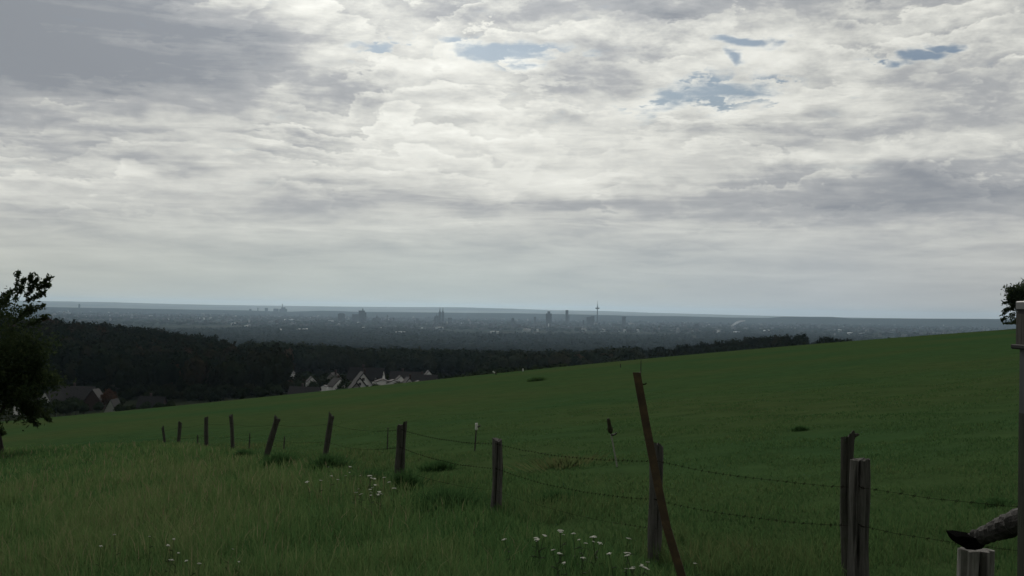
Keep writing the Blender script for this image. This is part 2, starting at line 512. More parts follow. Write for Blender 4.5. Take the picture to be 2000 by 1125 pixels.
hill_range('hills', 'pale farthest range of hills on the horizon',
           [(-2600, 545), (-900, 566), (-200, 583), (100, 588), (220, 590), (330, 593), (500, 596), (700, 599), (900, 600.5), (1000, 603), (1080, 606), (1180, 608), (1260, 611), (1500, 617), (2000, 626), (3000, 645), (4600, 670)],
           34000, 4500, -2, far_mat('far_hazed_ridge', (0.17, 0.17, 0.14), 0.0006), 9, 3)  # pale tone puts distance haze into the hill colour
hill_range('hills', 'darker blue ridge behind the city skyline',
           [(-2600, 560), (-900, 580), (-200, 594), (90, 600), (300, 603.5), (480, 606), (560, 609), (630, 607), (660, 607.5), (690, 609), (800, 610.5), (1000, 612), (1100, 614), (1250, 617.5), (1330, 618), (1420, 620.5), (1500, 621), (1530, 618.5), (1625, 619), (1660, 622), (1800, 622.5), (1930, 623), (2000, 624), (3000, 640), (4600, 668)],
           19500, 2600, -2, far_mat('ridge_green', (0.018, 0.022, 0.018), 0.0012), 6, 8)


# ------------------------------------------------------------------ haze: one box of even air
def build_haze():
    m = bpy.data.materials.new('hazy_air'); m.use_nodes = True
    nt = m.node_tree
    nt.nodes.remove(nt.nodes['Principled BSDF'])
    pv = N(nt, 'ShaderNodeVolumePrincipled')
    pv.inputs['Color'].default_value = HAZE_COL
    pv.inputs['Density'].default_value = HAZE_DENSITY
    pv.inputs['Anisotropy'].default_value = HAZE_ANISO
    nt.links.new(pv.outputs[0], nt.nodes['Material Output'].inputs['Volume'])
    m.cycles.homogeneous_volume = True
    b = MB().box(-40500, 40500, -3400, 40500, -4, 290)
    tag(b.build('haze', m), 'thin blue-grey haze over the plain', 'haze', kind='stuff')


HAZE_COL = (0.59, 0.80, 1.0, 1)
HAZE_DENSITY = 2.2e-5
HAZE_ANISO = 0.72
build_haze()
# ------------------------------------------------------------------ foliage of the far woods and the plain
def leaf_mat(name, stops, attr='tint', transl=0.0):
    m, nt, b = new_mat(name)
    a = N(nt, 'ShaderNodeAttribute', attribute_name=attr)
    nt.links.new(ramp(nt, a.outputs['Fac'], stops), b.inputs['Base Color'])
    b.inputs['Roughness'].default_value = 0.8
    b.inputs['Specular IOR Level'].default_value = 0.0
    if transl:
        out = nt.nodes['Material Output']
        tr = N(nt, 'ShaderNodeBsdfTranslucent')
        nt.links.new(ramp(nt, a.outputs['Fac'], [(p, tuple(c * 1.5 for c in col)) for p, col in stops]), tr.inputs[0])
        mx = N(nt, 'ShaderNodeMixShader', inp={0: transl})
        nt.links.new(b.outputs[0], mx.inputs[1]); nt.links.new(tr.outputs[0], mx.inputs[2]); nt.links.new(mx.outputs[0], out.inputs[0])
    return m


WOOD = leaf_mat('woodland_leaf', [(0.0, (0.010, 0.018, 0.010)), (0.35, (0.017, 0.025, 0.012)), (0.65, (0.023, 0.025, 0.013)), (0.85, (0.036, 0.028, 0.016)), (1.0, (0.055, 0.030, 0.018))])


WOOD_HAZED = leaf_mat('hazed_belt_leaf', [(0.0, (0.018, 0.030, 0.019)), (0.4, (0.030, 0.042, 0.024)), (0.8, (0.048, 0.050, 0.030)), (1.0, (0.075, 0.050, 0.032))])  # lighter leaf tones, with haze over the belt put into the colour


def ico():
    t = (1 + 5 ** .5) / 2
    v = np.array([(-1, t, 0), (1, t, 0), (-1, -t, 0), (1, -t, 0), (0, -1, t), (0, 1, t), (0, -1, -t), (0, 1, -t), (t, 0, -1), (t, 0, 1), (-t, 0, -1), (-t, 0, 1)], float)
    v /= np.linalg.norm(v[0])
    f = np.array([(0, 11, 5), (0, 5, 1), (0, 1, 7), (0, 7, 10), (0, 10, 11), (1, 5, 9), (5, 11, 4), (11, 10, 2), (10, 7, 6), (7, 1, 8), (3, 9, 4), (3, 4, 2), (3, 2, 6), (3, 6, 8), (3, 8, 9), (4, 9, 5), (2, 4, 11), (6, 2, 10), (8, 6, 7), (9, 8, 1)])
    return v, f


IV, IF = ico()


def crown_tris(r, nleaf, clump=0.16, core=0.72, lobes=7):
    """unit crown (radius 1, centred): an uneven core of lobes wrapped in leaf clumps"""
    V, Fc = [], []
    n = 0
    cs = []
    for k in range(lobes):
        d = r.normal(size=3); d /= np.linalg.norm(d); d[2] = abs(d[2]) * 0.9 - 0.25
        c = d * r.uniform(0.35, 0.6); s = r.uniform(0.34, 0.52)
        cs.append((c, s))
    cs.append((np.zeros(3), core * 0.75))
    for c, s in cs:
        vv = IV * s * r.uniform(0.8, 1.1, size=(12, 1)) + c
        V.append(vv); Fc.append(IF + n); n += 12
    for k in range(nleaf):
        c, s = cs[r.integers(len(cs) - 1)]
        d = r.normal(size=3); d /= np.linalg.norm(d)
        p = c + d * s * r.uniform(0.9, 1.28)
        a = r.normal(size=3); a -= d * a.dot(d) * 0.4; a /= np.linalg.norm(a)
        b = np.cross(d, a) + r.normal(size=3) * 0.4
        q = clump * r.uniform(0.6, 1.5)
        V.append(np.array([p - a * q - b * q * .4, p + a * q * .8, p + b * q])); Fc.append(np.array([[0, 1, 2]]) + n); n += 3
    return np.concatenate(V), np.concatenate(Fc)


def scatter(name, label, P, S, H, protos, mat, tints, r, parent=None, lift=0.5, kind='stuff'):
    """many crowns merged: P (n,3) base points, S crown radii, H heights"""
    Vs, Fs, T = [], [], []
    n = 0
    ang = r.uniform(0, 6.28, len(P)); which = r.integers(0, len(protos), len(P))
    for w in range(len(protos)):
        I = np.where(which == w)[0]
        if not len(I): continue
        pv, pf = protos[w]
        ca, sa = np.cos(ang[I])[:, None], np.sin(ang[I])[:, None]
        X = (pv[None, :, 0] * ca - pv[None, :, 1] * sa) * S[I][:, None] + P[I, 0][:, None]
        Y = (pv[None, :, 0] * sa + pv[None, :, 1] * ca) * S[I][:, None] + P[I, 1][:, None]
        Z = P[I, 2][:, None] + H[I][:, None] * (lift + lift * 0.98 * pv[None, :, 2])
        Vs.append(np.stack([X, Y, Z], -1).reshape(-1, 3))
        Fs.append((pf[None] + (np.arange(len(I)) * len(pv))[:, None, None] + n).reshape(-1, 3))
        T.append((tints[I][:, None] + r.uniform(-.12, .12, (len(I), len(pv)))).ravel())
        n += len(I) * len(pv)
    o = np_mesh(name, np.concatenate(Vs), np.concatenate(Fs), mat, attrs={'tint': np.clip(np.concatenate(T), 0, 1)}, parent=parent)
    return tag(o, label, None, kind=kind)


rw = np.random.default_rng(5)
BIG = [crown_tris(rw, 420, 0.13) for _ in range(6)]
MIDC = [crown_tris(rw, 110, 0.22, lobes=6) for _ in range(6)]
FARC = [crown_tris(rw, 14, 0.45, lobes=3) for _ in range(6)]


def col_bounds(px0, px1):
    return uu(px0), uu(px1)


def wood(name, label, n, px0, px1, y0, y1, keep, hs, protos, tint=(0.3, 0.18), mat=None, rad=0.36):
    """random trees between two distances, kept where keep(X, Y) is true"""
    a, b = col_bounds(px0, px1)
    Y = np.sqrt(rw.uniform(y0 * y0, y1 * y1, n))
    X = Y * rw.uniform(a, b, n)
    k = keep(X, Y)
    X, Y = X[k], Y[k]
    H = rw.uniform(hs[0], hs[1], len(X)) * rw.choice([1.0, 1.0, 1.12, 0.85], len(X))
    S = H * rad * rw.uniform(0.8, 1.25, len(X))
    P = np.stack([X, Y, ground(X, Y) - 0.5], -1)
    patch = np.sin(X / 37 + np.sin(Y / 53) * 2) * 0.14 + np.sin(X / 91 + 2) * np.sin(Y / 83) * 0.12
    T = np.clip(rw.normal(tint[0], tint[1], len(X)) + patch, 0, 1)
    return scatter(name, label, P, S, H, protos, mat or WOOD, T, rw)


def U(X, Y):
    return 1000 + X / Y * F          # photograph column, close enough


# wooded hill on the left, behind the first houses
wood('woods', 'dark wood of mixed trees covering the hill on the left', 5200, -900, 640, 560, 1250,
     lambda X, Y: (U(X, Y) < 560 + (Y - 600) * 0.03) & (Y > 585 + 45 * np.sin(X / 60)) & (Y < np.interp(U(X, Y), [330, 440, 570], [1250, 900, 680])), (15, 22), BIG, (0.30, 0.2))
# wood behind the village and over the slope to the right
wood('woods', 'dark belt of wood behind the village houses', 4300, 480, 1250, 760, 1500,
     lambda X, Y: (Y > np.interp(U(X, Y), [480, 560, 900, 960, 1250], [900, 860, 860, 640, 600])), (15, 21), BIG, (0.32, 0.22), mat=WOOD_HAZED)
wood('woods', 'wood on the far shoulder just over the crest of the field', 2600, 1180, 2500, 480, 1500,
     lambda X, Y: (Y > np.interp(U(X, Y), [1000, 1200, 1450, 1700, 2500], [620, 760, 820, 700, 640])), (14, 19), BIG, (0.2, 0.15))
wood('woods', 'flat dark forest spreading over the plain below the hill', 22000, -300, 2400, 1450, 4200, lambda X, Y: X > -1e9, (15, 23), MIDC, (0.2, 0.15))
wood('woods', 'far forest and copses between the hill and the city', 26000, -200, 2300, 4200, 8600,
     lambda X, Y: (np.sin(X / 410 + 1) * np.sin(Y / 690) + np.sin(X / 230) * 0.5 + rw.normal(0, .3, len(X)) + (7000 - Y) / 1800 > -0.2), (14, 24), FARC, (0.2, 0.12), rad=0.6)
wood('woods', 'tree lines and parks among the distant roofs', 15000, -200, 2300, 8600, 17500,
     lambda X, Y: (np.sin(X / 510 + 1) * np.sin(Y / 990) + rw.normal(0, .6, len(X)) > 0.0), (13, 24), FARC, (0.2, 0.12), rad=1.5)
# ------------------------------------------------------------------ the city on the plain
CONC = simple('city_concrete', (0.022, 0.023, 0.025), var=0.2, scale=0.05)
CONC_L = simple('pale_concrete', (0.055, 0.055, 0.058), var=0.2, scale=0.05)
SANDST = simple('blackened_sandstone', (0.014, 0.014, 0.014), var=0.3, scale=0.06)
GLASSY = simple('dark_window_band', (0.03, 0.035, 0.045), rough=0.25, spec=0.5, var=0.2, scale=0.2)
WHITE_SHEET = simple('white_roof_sheet', (0.80, 0.80, 0.80), var=0.05, scale=0.05)
SHED_WALL = simple('shed_wall', (0.74, 0.75, 0.76), var=0.1, scale=0.05)
TOWER_GREY = simple('tower_concrete', (0.018, 0.019, 0.02), var=0.15, scale=0.05)


def span(px0, px1, py, Y):
    return at(px0, py, Y), at(px1, py, Y)


def high_rise(name, label, px0, px1, py, Y, mat=None, depth=None, bands=8, cap=None, cat='tower block', root=None):
    """a slab or tower with recessed window bands; px0..px1 its width and py its roof line in the photograph, Y metres away"""
    a, b = span(px0, px1, py, Y)
    w = b.x - a.x; d = depth or max(w * 0.8, 14)
    cx, top = (a.x + b.x) / 2, (a.z + b.z) / 2
    z0 = gz(cx, Y)
    h = top - z0
    r = root or empty(name, (cx, Y, z0))
    ox = cx - r.location.x
    oz = z0 - r.location.z
    m = MB()
    step = h / bands
    rect = lambda q, z: [(ox - w / 2 + q, -d / 2 + q, z), (ox + w / 2 - q, -d / 2 + q, z), (ox + w / 2 - q, d / 2 - q, z), (ox - w / 2 + q, d / 2 - q, z)]
    rings = [rect(0, oz - 2)]
    for k in range(bands):                                     # recessed storeys, one shell
        z = oz + k * step
        rings += [rect(0, z), rect(1.0, z + .2), rect(1.0, z + step * .35), rect(0, z + step * .35 + .2)]
    rings.append(rect(0, oz + h))
    m.loft(rings).build('wall', mat or CONC, r)
    MB().box(ox - w / 2 + 0.6, ox + w / 2 - 0.6, -d / 2 + 0.6, d / 2 - 0.6, oz + .3, oz + h - .5).build('window_band', GLASSY, r)
    if cap:
        cw, ch = cap
        MB().box(ox - cw / 2, ox + cw / 2, -d * 0.25, d * 0.25, oz + h, oz + h + ch).build('roof_hut', mat or CONC, r)
    if root is None:
        tag(r, label, cat)
    return r


# twin-spired cathedral
def cathedral():
    Y = 12000.0
    base = at(862, 632, Y)
    z0 = gz(base.x, Y)
    r = empty('cathedral', (base.x, Y, z0))
    k = Y / F                                                 # metres per photograph pixel
    X = lambda px: at(px, 615, Y).x - base.x
    Zt = lambda px, py: at(px, py, Y).z - z0
    for px in (859.1, 864.9):
        t = MB()
        s = 2.35 * k
        zc = Zt(px, 612.5)
        t.box(X(px) - s, X(px) + s, -s, s, -2, zc)
        for sx in (-1, 1):
            for sy in (-1, 1):                                # corner buttress pinnacles
                t.loft([[(X(px) + sx * s * .86 + dx * s * .17, sy * s * .86 + dy * s * .17, zc - 30) for dx, dy in ((-1, -1), (1, -1), (1, 1), (-1, 1))],
                        [(X(px) + sx * s * .86 + dx * s * .17, sy * s * .86 + dy * s * .17, zc + 9) for dx, dy in ((-1, -1), (1, -1), (1, 1), (-1, 1))],
                        [(X(px) + sx * s * .86 + dx * .3, sy * s * .86 + dy * .3, zc + 20) for dx, dy in ((-1, -1), (1, -1), (1, 1), (-1, 1))]])
        t.loft([[(X(px) + 1.0 * s * .72 * math.cos(i * math.pi / 4), s * .72 * math.sin(i * math.pi / 4), z) for i in range(8)] for z in (zc - 2, zc + 14)])
        tw = t.build('tower', SANDST, r)
        sp = MB()
        zt = Zt(px, 600.0)
        sp.lathe([(s * .70, zc + 14), (s * .42, zc + 30), (s * .16, zt - 9), (0.5, zt)], 8, (X(px), 0, 0))
        sp.box(X(px) - 2.2, X(px) + 2.2, -0.7, 0.7, zt - 7, zt - 5)
        sp.build('spire', SANDST, tw)
    xn = X(857)
    zr = Zt(857, 616.5)
    MB().poly_prism([(xn - 9 * k, -2), (xn, -2), (xn, zr - 16), (xn - 9 * k, zr - 19)], -16, 16).build('nave', SANDST, r)
    rf = MB().add([(xn, -14, zr - 16), (xn, 14, zr - 16), (xn - 9 * k, 14, zr - 19), (xn - 9 * k, -14, zr - 19), (xn, 0, zr), (xn - 8.2 * k, 0, zr - 3)],
                  [(0, 3, 5, 4), (1, 4, 5, 2), (3, 2, 5), (0, 4, 1)])
    rr = rf.build('roof', SANDST, r)
    MB().lathe([(4, zr - 6), (3.2, zr + 9), (1.2, zr + 17), (0.3, zr + 30)], 8, (xn - 4.3 * k, 0, 0)).build('ridge_turret', SANDST, rr)
    MB().poly_prism([(xn - 6 * k, -2), (xn - 3.4 * k, -2), (xn - 3.4 * k, zr - 22), (xn - 4.7 * k, zr - 3), (xn - 6 * k, zr - 22)], -42, 42).build('transept', SANDST, r)
    tag(r, 'dark gothic cathedral with two pointed spires rising over the city', 'cathedral')


cathedral()


def telecom_tower():
    Y = 13300.0
    p = at(1166.6, 624, Y)
    z0 = gz(p.x, Y)
    r = empty('telecom_tower', (p.x, Y, z0))
    Z = lambda py: at(1166.6, py, Y).z - z0
    k = Y / F
    MB().lathe([(9.5, -2), (7.5, 40), (5.6, Z(611)), (4.6, Z(603.5))], 16).build('shaft', TOWER_GREY, r)
    MB().lathe([(5, Z(604)), (3.7 * k, Z(603)), (4.1 * k, Z(602.4)), (4.1 * k, Z(601.4)), (3.2 * k, Z(600.9)), (5, Z(600.6))], 24).build('platform', TOWER_GREY, r)
    MB().lathe([(5.4, Z(601)), (5.2, Z(598)), (3.4, Z(597.6)), (3.0, Z(594)), (1.8, Z(593.6)), (1.4, Z(587.4))], 10).build('mast', TOWER_GREY, r)
    tag(r, 'slender telecommunication tower with a round pod and needle mast', 'tower')


telecom_tower()

# the stepped tower cluster, left of the cathedral
r_ = high_rise('tower_block', 'stepped cluster of high-rise flats with a tall lift shaft', 701, 712.5, 606.5, 11300, CONC, bands=14)
high_rise('', '', 711.5, 716.5, 610.2, 11330, CONC, bands=13, root=r_)
high_rise('', '', 688.5, 701.5, 613.6, 11300, CONC_L, bands=11, root=r_)
high_rise('', '', 707.6, 709.6, 602.6, 11290, TOWER_GREY, depth=10, bands=3, root=r_)
high_rise('office_block', 'squat dark office block left of the stepped high-rise cluster', 660.3, 673.5, 613.0, 11600, TOWER_GREY, bands=9, cap=(45, 5))
high_rise('tower', 'thin chimney-like tower with a wide dark head', 755.7, 758.2, 618.5, 11800, CONC, bands=3, cap=(15, 14), cat='tower')


def domed():
    Y = 11900.0
    p = at(736.2, 620.5, Y); z0 = gz(p.x, Y); k = Y / F
    r = empty('domed_hall', (p.x, Y, z0)); h = p.z - z0
    MB().poly_prism([(-8 * k, -2), (9 * k, -2), (9 * k, h - 8), (4 * k, h), (-4 * k, h + 1), (-8 * k, h - 7)], -20, 20).build('hall', CONC_L, r)
    MB().lathe([(9, h - 1), (9.5, h + 7), (7, h + 15), (3, h + 20), (0.6, h + 30)], 12).build('dome', TOWER_GREY, r)
    tag(r, 'long pale hall with a small dark dome, right of the high-rise cluster', 'hall')


domed()
high_rise('tower_block', 'small plain tower block just right of the thin dark-headed tower', 766.8, 771.0, 620.3, 11700, CONC, bands=6)
high_rise('tower_block', 'low grey block midway between thin tower and cathedral', 812.5, 818, 621.6, 11500, CONC, bands=6)
high_rise('office_block', 'flat wide block just right of the cathedral', 875, 883.5, 620.2, 12400, CONC, bands=6)
high_rise('tower_block', 'broad-shouldered round-cornered high-rise with a raised crown, above a white chimney', 1066.2, 1077.6, 612.2, 11000, CONC, bands=16, cap=(24, 19))
rt = high_rise('skyscraper', 'tall slim glass skyscraper with lower flank, left of telecom tower', 1104.6, 1110.2, 605.6, 12600, CONC, bands=18)
high_rise('', '', 1110.4, 1112.2, 614.6, 12600, CONC_L, bands=10, root=rt)
high_rise('tower_block', 'lone small block well left of the raised-crown high-rise', 998.6, 1004.4, 621.8, 11700, CONC, bands=6, cap=(14, 5))
high_rise('tower_block', 'small narrow block next left of the raised-crown high-rise', 1042.6, 1047.2, 618.6, 12000, CONC, bands=7)
rp = high_rise('tower_block', 'pair of slabs with staggered roofs beside the telecom tower', 1145.2, 1153.2, 619.0, 12100, CONC, bands=8)
high_rise('', '', 1152.6, 1160.2, 617.2, 12160, CONC_L, bands=9, root=rp)
high_rise('tower_block', 'tiny dark block left of the slab pair', 1138.3, 1140.6, 625.2, 11500, TOWER_GREY, bands=4)
high_rise('tower_block', 'block with an overhanging dark cap, right of the telecom tower', 1214.8, 1222.0, 620.4, 11800, CONC, bands=7, cap=(44, 11))
high_rise('office_block', 'lone dark block standing out of trees on the right-hand plain', 1355.8, 1364.2, 634.2, 10400, TOWER_GREY, bands=6, cap=(22, 9))
high_rise('tower', 'solitary far tower on the ridge at the left end of skyline', 153.6, 156.4, 594.6, 18800, TOWER_GREY, bands=6, cap=(12, 8), cat='tower')
pl = high_rise('power_station', 'hazy power station of stacked blocks with one tall mast', 546.5, 560, 603.2, 18600, CONC, bands=5)
high_rise('', '', 550, 557, 600.2, 18600, CONC, bands=8, root=pl)
high_rise('', '', 536, 545, 602.8, 18650, CONC, bands=5, root=pl)
high_rise('', '', 550.0, 551.3, 593.6, 18560, TOWER_GREY, depth=9, bands=3, root=pl)
for px0, px1, py, lb in ((517.5, 523, 601.6, 'hazy square block left of the power station on the ridge'), (503, 504.6, 601.0, 'hazy thin chimney on the ridge, second left of the power station'),
                         (487, 491, 603.6, 'hazy small block on the ridge, farthest left of the power station')):
    high_rise('tower_block' if px1 - px0 > 2 else 'chimney', lb, px0, px1, py, 18700, CONC, bands=4, cat='block' if px1 - px0 > 2 else 'chimney')


# bright roofs of sheds and works far out on the plain
def plain_Y(px, py):
    d = at(px, py, 1.0) - EYE
    return 146.0 / -d.z


def shed(px, py, wpx, label, hpx=2.0, tilt=0.0, group='white roofed sheds on the plain'):
    Y = plain_Y(px, py + 1.5)
    k = Y / F
    p = at(px, py, Y); z0 = gz(p.x, Y)
    w = wpx * k; h = max(hpx * k, 5)
    top = max(p.z - z0, 13) + 4
    r = empty('shed', (p.x, Y, z0), tilt)
    MB().box(-w / 2, w / 2, -18, 18, -1.5, top - h * 0.85).build('wall', SHED_WALL, r)
    d = 15 + w * 0.15
    m = MB()
    n = max(1, int(w / 45))
    for i in range(n):                                         # shallow saw-tooth bays
        x0, x1 = -w / 2 + i * w / n, -w / 2 + (i + 1) * w / n - 0.6
        m.poly_prism([(x0 - .5, top - h * 0.85), (x1 + .5, top - h * 0.85), (x1 + .5, top - h * 0.2), ((x0 + x1) / 2, top + 1), (x0 - .5, top - h * 0.2)], -d - 4, d)
    m.build('roof', WHITE_SHEET, r)
    return tag(r, label, 'shed', group)


for a in ((566, 624.8, 21, 'longest bright white roof, left of the stepped high-rises', 2.4, 0.25), (548, 648, 4, 'small white roof just under the long bright roof', 2.2),
          (584, 647.3, 7, 'bright low roof at left of a row of three', 2.2), (593, 647, 4, 'middle one of three bright low roofs in a row', 2.2), (599, 646.6, 3.5, 'right-hand one of three bright low roofs', 2.4),
          (1029, 645.4, 15, 'long pale roof left of the white chimney', 1.4), (1050, 645.8, 4.5, 'short pale roof next to the white chimney', 1.8),
          (1139, 645, 13, 'dull long roof below the staggered slab pair', 1.3), (1177, 645.2, 10, 'dull roof below the telecom tower', 1.5),
          (1207.5, 645.6, 7, 'bright roof below the capped block, the left one', 2.0), (1221, 646.4, 6, 'bright roof below the capped block, the right one', 2.2), (1246, 646, 4, 'small pale roof right of the two bright roofs', 1.5),
          (1404, 648, 6, 'bright roof left under the smoke plume', 1.8), (1438, 649.8, 10, 'wide bright roof right under the smoke plume', 2.2), (1493, 647, 2.5, 'tiny pale roof right of the smoke plume', 2.0), (1501, 646.6, 2.6, 'tiny bright roof above the wooded shoulder', 2.4),
          (1634, 637.5, 7, 'pale cluster roof far out at right', 1.2), (1661, 651.6, 10, 'pale roof low over the crest of field at right', 2.0),
          (782, 653.2, 18, 'faint long roof at the forest edge below the thin tower', 1.0), (857, 641, 17, 'pale long roof in front of the cathedral', 1.2), (824, 642, 3.5, 'small pale roof left in front of the cathedral', 1.8),
          (978, 641, 4, 'bright small roof right of the cathedral', 1.8), (966, 651.4, 17, 'faint long roof near forest edge right of the cathedral', 1.0),
          (481, 639, 6, 'pale roof above the left wooded hill end', 1.3), (456, 633, 8, 'dull pale roof far left above the wood', 1.2), (708, 642, 7, 'faint roof below the stepped high-rises', 1.0), (745, 642.6, 7, 'faint roof below the domed hall', 1.0),
          (395, 622, 9, 'dull pale roof high at left near the ridge', 1.2), (700, 631, 10, 'pale roof at the foot of the stepped high-rises', 1.3), (1640, 645, 5, 'dull roof between two pale ones at far right', 1.2)):
    shed(*a)


def white_chimney():
    Y = 10300.0
    p = at(1071.4, 632.4, Y); z0 = gz(p.x, Y); h = p.z - z0
    r = empty('chimney', (p.x, Y, z0))
    MB().lathe([(6.0, -1), (5.4, h * .5), (4.6, h)], 12).build('stack', WHITE_SHEET, r)
    MB().lathe([(5.1, h - 5), (5.1, h + .8), (3.6, h + .8), (3.6, h - 1)], 12).build('rim', SHED_WALL, r)
    tag(r, 'white chimney standing in front of the raised-crown high-rise', 'chimney')


white_chimney()


def smoke():
    m = bpy.data.materials.new('smoke_vapour'); m.use_nodes = True
    nt = m.node_tree; nt.nodes.remove(nt.nodes['Principled BSDF'])
    pv = N(nt, 'ShaderNodeVolumePrincipled'); pv.inputs['Color'].default_value = (.95, .96, 1, 1); pv.inputs['Density'].default_value = 0.03
    nt.links.new(pv.outputs[0], nt.nodes['Material Output'].inputs['Volume'])
    Y = 11000.0
    b = MB()
    rr = random.Random(4)
    pts = [at(px, py, Y) for px, py in ((1427.5, 638), (1430, 635.5), (1434, 633), (1439, 630), (1444, 628), (1449, 626.8), (1456, 626.2))]
    rad = [4, 8, 11, 12, 10, 8, 5]
    b.tube(pts, rad, 10)
    b.v = [tuple(c + rr.uniform(-3, 3) for c in v) for v in b.v]
    o = b.build('smoke', m)
    tag(o, 'white smoke plume drifting up to the right over the plain', 'smoke', kind='stuff')


smoke()


def low_city():
    """the mass of small houses and blocks that reads as one texture"""
    r = np.random.default_rng(21)
    n = 9000
    Y = np.sqrt(r.uniform(8700. ** 2, 18500. ** 2, n))
    X = Y * r.uniform(-0.62, 0.62, n)
    dens = np.sin(X / 900 + 2) * np.sin(Y / 1300) + r.normal(0, .5, n)
    k = dens > -0.5
    X, Y = X[k], Y[k]; n = len(X)
    Z = ground(X, Y)
    w = r.uniform(8, 26, n) * r.choice([1, 1, 1, 2.2], n); d = r.uniform(8, 16, n)
    h = r.uniform(7, 16, n) * r.choice([1, 1, 1, 1, 1.8], n)
    a = r.uniform(-.9, .9, n)
    V = np.zeros((n, 10, 3))
    sx = np.array([-1, 1, 1, -1, -1, 1, 1, -1, -1, 1]); sy = np.array([-1, -1, 1, 1, -1, -1, 1, 1, 0, 0]); sz = np.array([0, 0, 0, 0, 1, 1, 1, 1, 1.35, 1.35])
    lx, ly = sx[None] * w[:, None] / 2, sy[None] * d[:, None] / 2
    V[:, :, 0] = lx * np.cos(a)[:, None] - ly * np.sin(a)[:, None] + X[:, None]
    V[:, :, 1] = lx * np.sin(a)[:, None] + ly * np.cos(a)[:, None] + Y[:, None]
    V[:, :, 2] = sz[None] * h[:, None] + Z[:, None] - 0.5
    tri = np.array([(0, 1, 5), (0, 5, 4), (1, 2, 6), (1, 6, 5), (2, 3, 7), (2, 7, 6), (3, 0, 4), (3, 4, 7), (4, 5, 9), (4, 9, 8), (6, 7, 8), (6, 8, 9), (5, 6, 9), (7, 4, 8)])
    Fc = (tri[None] + (np.arange(n) * 10)[:, None, None]).reshape(-1, 3)
    m = leaf_mat('city_render', [(0.0, (0.03, 0.03, 0.033)), (0.4, (0.055, 0.048, 0.046)), (0.75, (0.09, 0.087, 0.085)), (0.95, (0.19, 0.185, 0.18)), (1.0, (0.34, 0.34, 0.34))])
    t = np.repeat(r.uniform(0, 1, n) ** 1.7, 10)
    tag(np_mesh('distant_city', V.reshape(-1, 3), Fc, m, attrs={'tint': t}), 'hazy mass of low roofs filling the plain around the skyline', kind='stuff')


low_city()
# ------------------------------------------------------------------ village below the hill
WHITE_W = simple('white_render', (0.84, 0.84, 0.82), var=0.04, scale=0.6)
GREY_W = simple('grey_render', (0.26, 0.25, 0.23), var=0.12, scale=0.6)
BROWN_W = simple('red_brown_brick', (0.055, 0.036, 0.032), var=0.25, scale=2.5)
PALE_W = simple('greyish_plaster', (0.30, 0.32, 0.28), var=0.1, scale=0.8)
ROOF_D = simple('dark_roof_tiles', (0.019, 0.019, 0.021), var=0.3, scale=1.5, stretch=(1, 1, 3))
ROOF_G = simple('grey_brown_roof_tiles', (0.036, 0.034, 0.036), var=0.3, scale=1.5, stretch=(1, 1, 3))
ROOF_L = simple('pale_sheet_roof', (0.42, 0.42, 0.41), var=0.1, scale=0.5)
WIN_G = simple('window_glass', (0.02, 0.022, 0.026), rough=0.12, spec=0.6, var=0.1)
FRAME = simple('window_frame_white', (0.7, 0.7, 0.68), var=0.03)
DOORM = simple('door_wood', (0.06, 0.04, 0.03), var=0.2)


def solve_Y(px, py, H, y0=400.0, y1=700.0):
    """distance at which something H metres tall reaches row py"""
    best = None
    for Y in np.arange(y0, y1, 4.0):
        p = at(px, py, Y)
        e = abs(p.z - gz(p.x, Y) - H)
        if best is None or e < best[0]: best = (e, Y, p)
    return best[1], best[2]


def house(label, px, py, w=8.0, d=10.0, rise=4.0, rot=0.0, wall=WHITE_W, roof=ROOF_D, H=9.0, Y=None, chimney=True, windows=True, over=0.45, thick=0.28, group=None, hip=False):
    """gabled house; the gable faces the camera at rot 0, (px, py) is the front end of the ridge"""
    if Y is None: Y, p = solve_Y(px, py, H)
    else: p = at(px, py, Y)
    g = gz(p.x, Y)
    H = p.z - g
    r = empty('house', (p.x, Y, g), R(rot))
    e = H - rise
    y0, y1 = 0.0, d
    if abs(rot) > 45: y0, y1 = -d / 2, d / 2
    MB().poly_prism([(-w / 2, -3.0), (w / 2, -3.0), (w / 2, e), (0, H - thick * 1.2), (-w / 2, e)], y0, y1).build('wall', wall, r)
    rm = MB()
    sl = rise / (w / 2)
    ex = w / 2 + over
    for s in (-1, 1):
        pts = [(0, H), (s * ex, H - sl * ex), (s * ex, H - sl * ex - thick), (0, H - thick)]
        if s < 0: pts = pts[::-1]
        rm.poly_prism(pts, y0 - over, y1 + over)
    ro = rm.build('roof', roof, r)
    if chimney:
        c = MB()
        cx, cyy = w * 0.16, y0 + (y1 - y0) * 0.62
        c.box(cx - .4, cx + .4, cyy - .35, cyy + .35, H - sl * cx - 1, H + 1.0)
        c.box(cx - .5, cx + .5, cyy - .45, cyy + .45, H + 1.0, H + 1.14)
        c.build('chimney', BROWN_W, ro)
    if windows and e > 1.2:
        spots = [(-w * .22, e - 1.9), (w * .22, e - 1.9)]
        if rise > 3: spots.append((0, e + rise * .22))
        for wx, wz in spots:
            f = MB()
            for q in ((-.56, -.5, 0, 1.3), (.5, .56, 0, 1.3), (-.5, .5, 0, .07), (-.5, .5, 1.23, 1.3), (-.03, .03, .07, 1.23)):
                f.box(wx + q[0], wx + q[1], y0 - .07, y0 + .02, wz + q[2], wz + q[3])
            fo = f.build('window', FRAME, r)
            MB().box(wx - .5, wx + .5, y0 - .03, y0 + .03, wz + .07, wz + 1.23).build('pane', WIN_G, fo)
        if e > 4.2:
            MB().box(-.5, .5, y0 - .05, y0 + .02, 0, 2.05).build('door', DOORM, r)
    return tag(r, label, 'house', group or 'houses of the village below the hill')


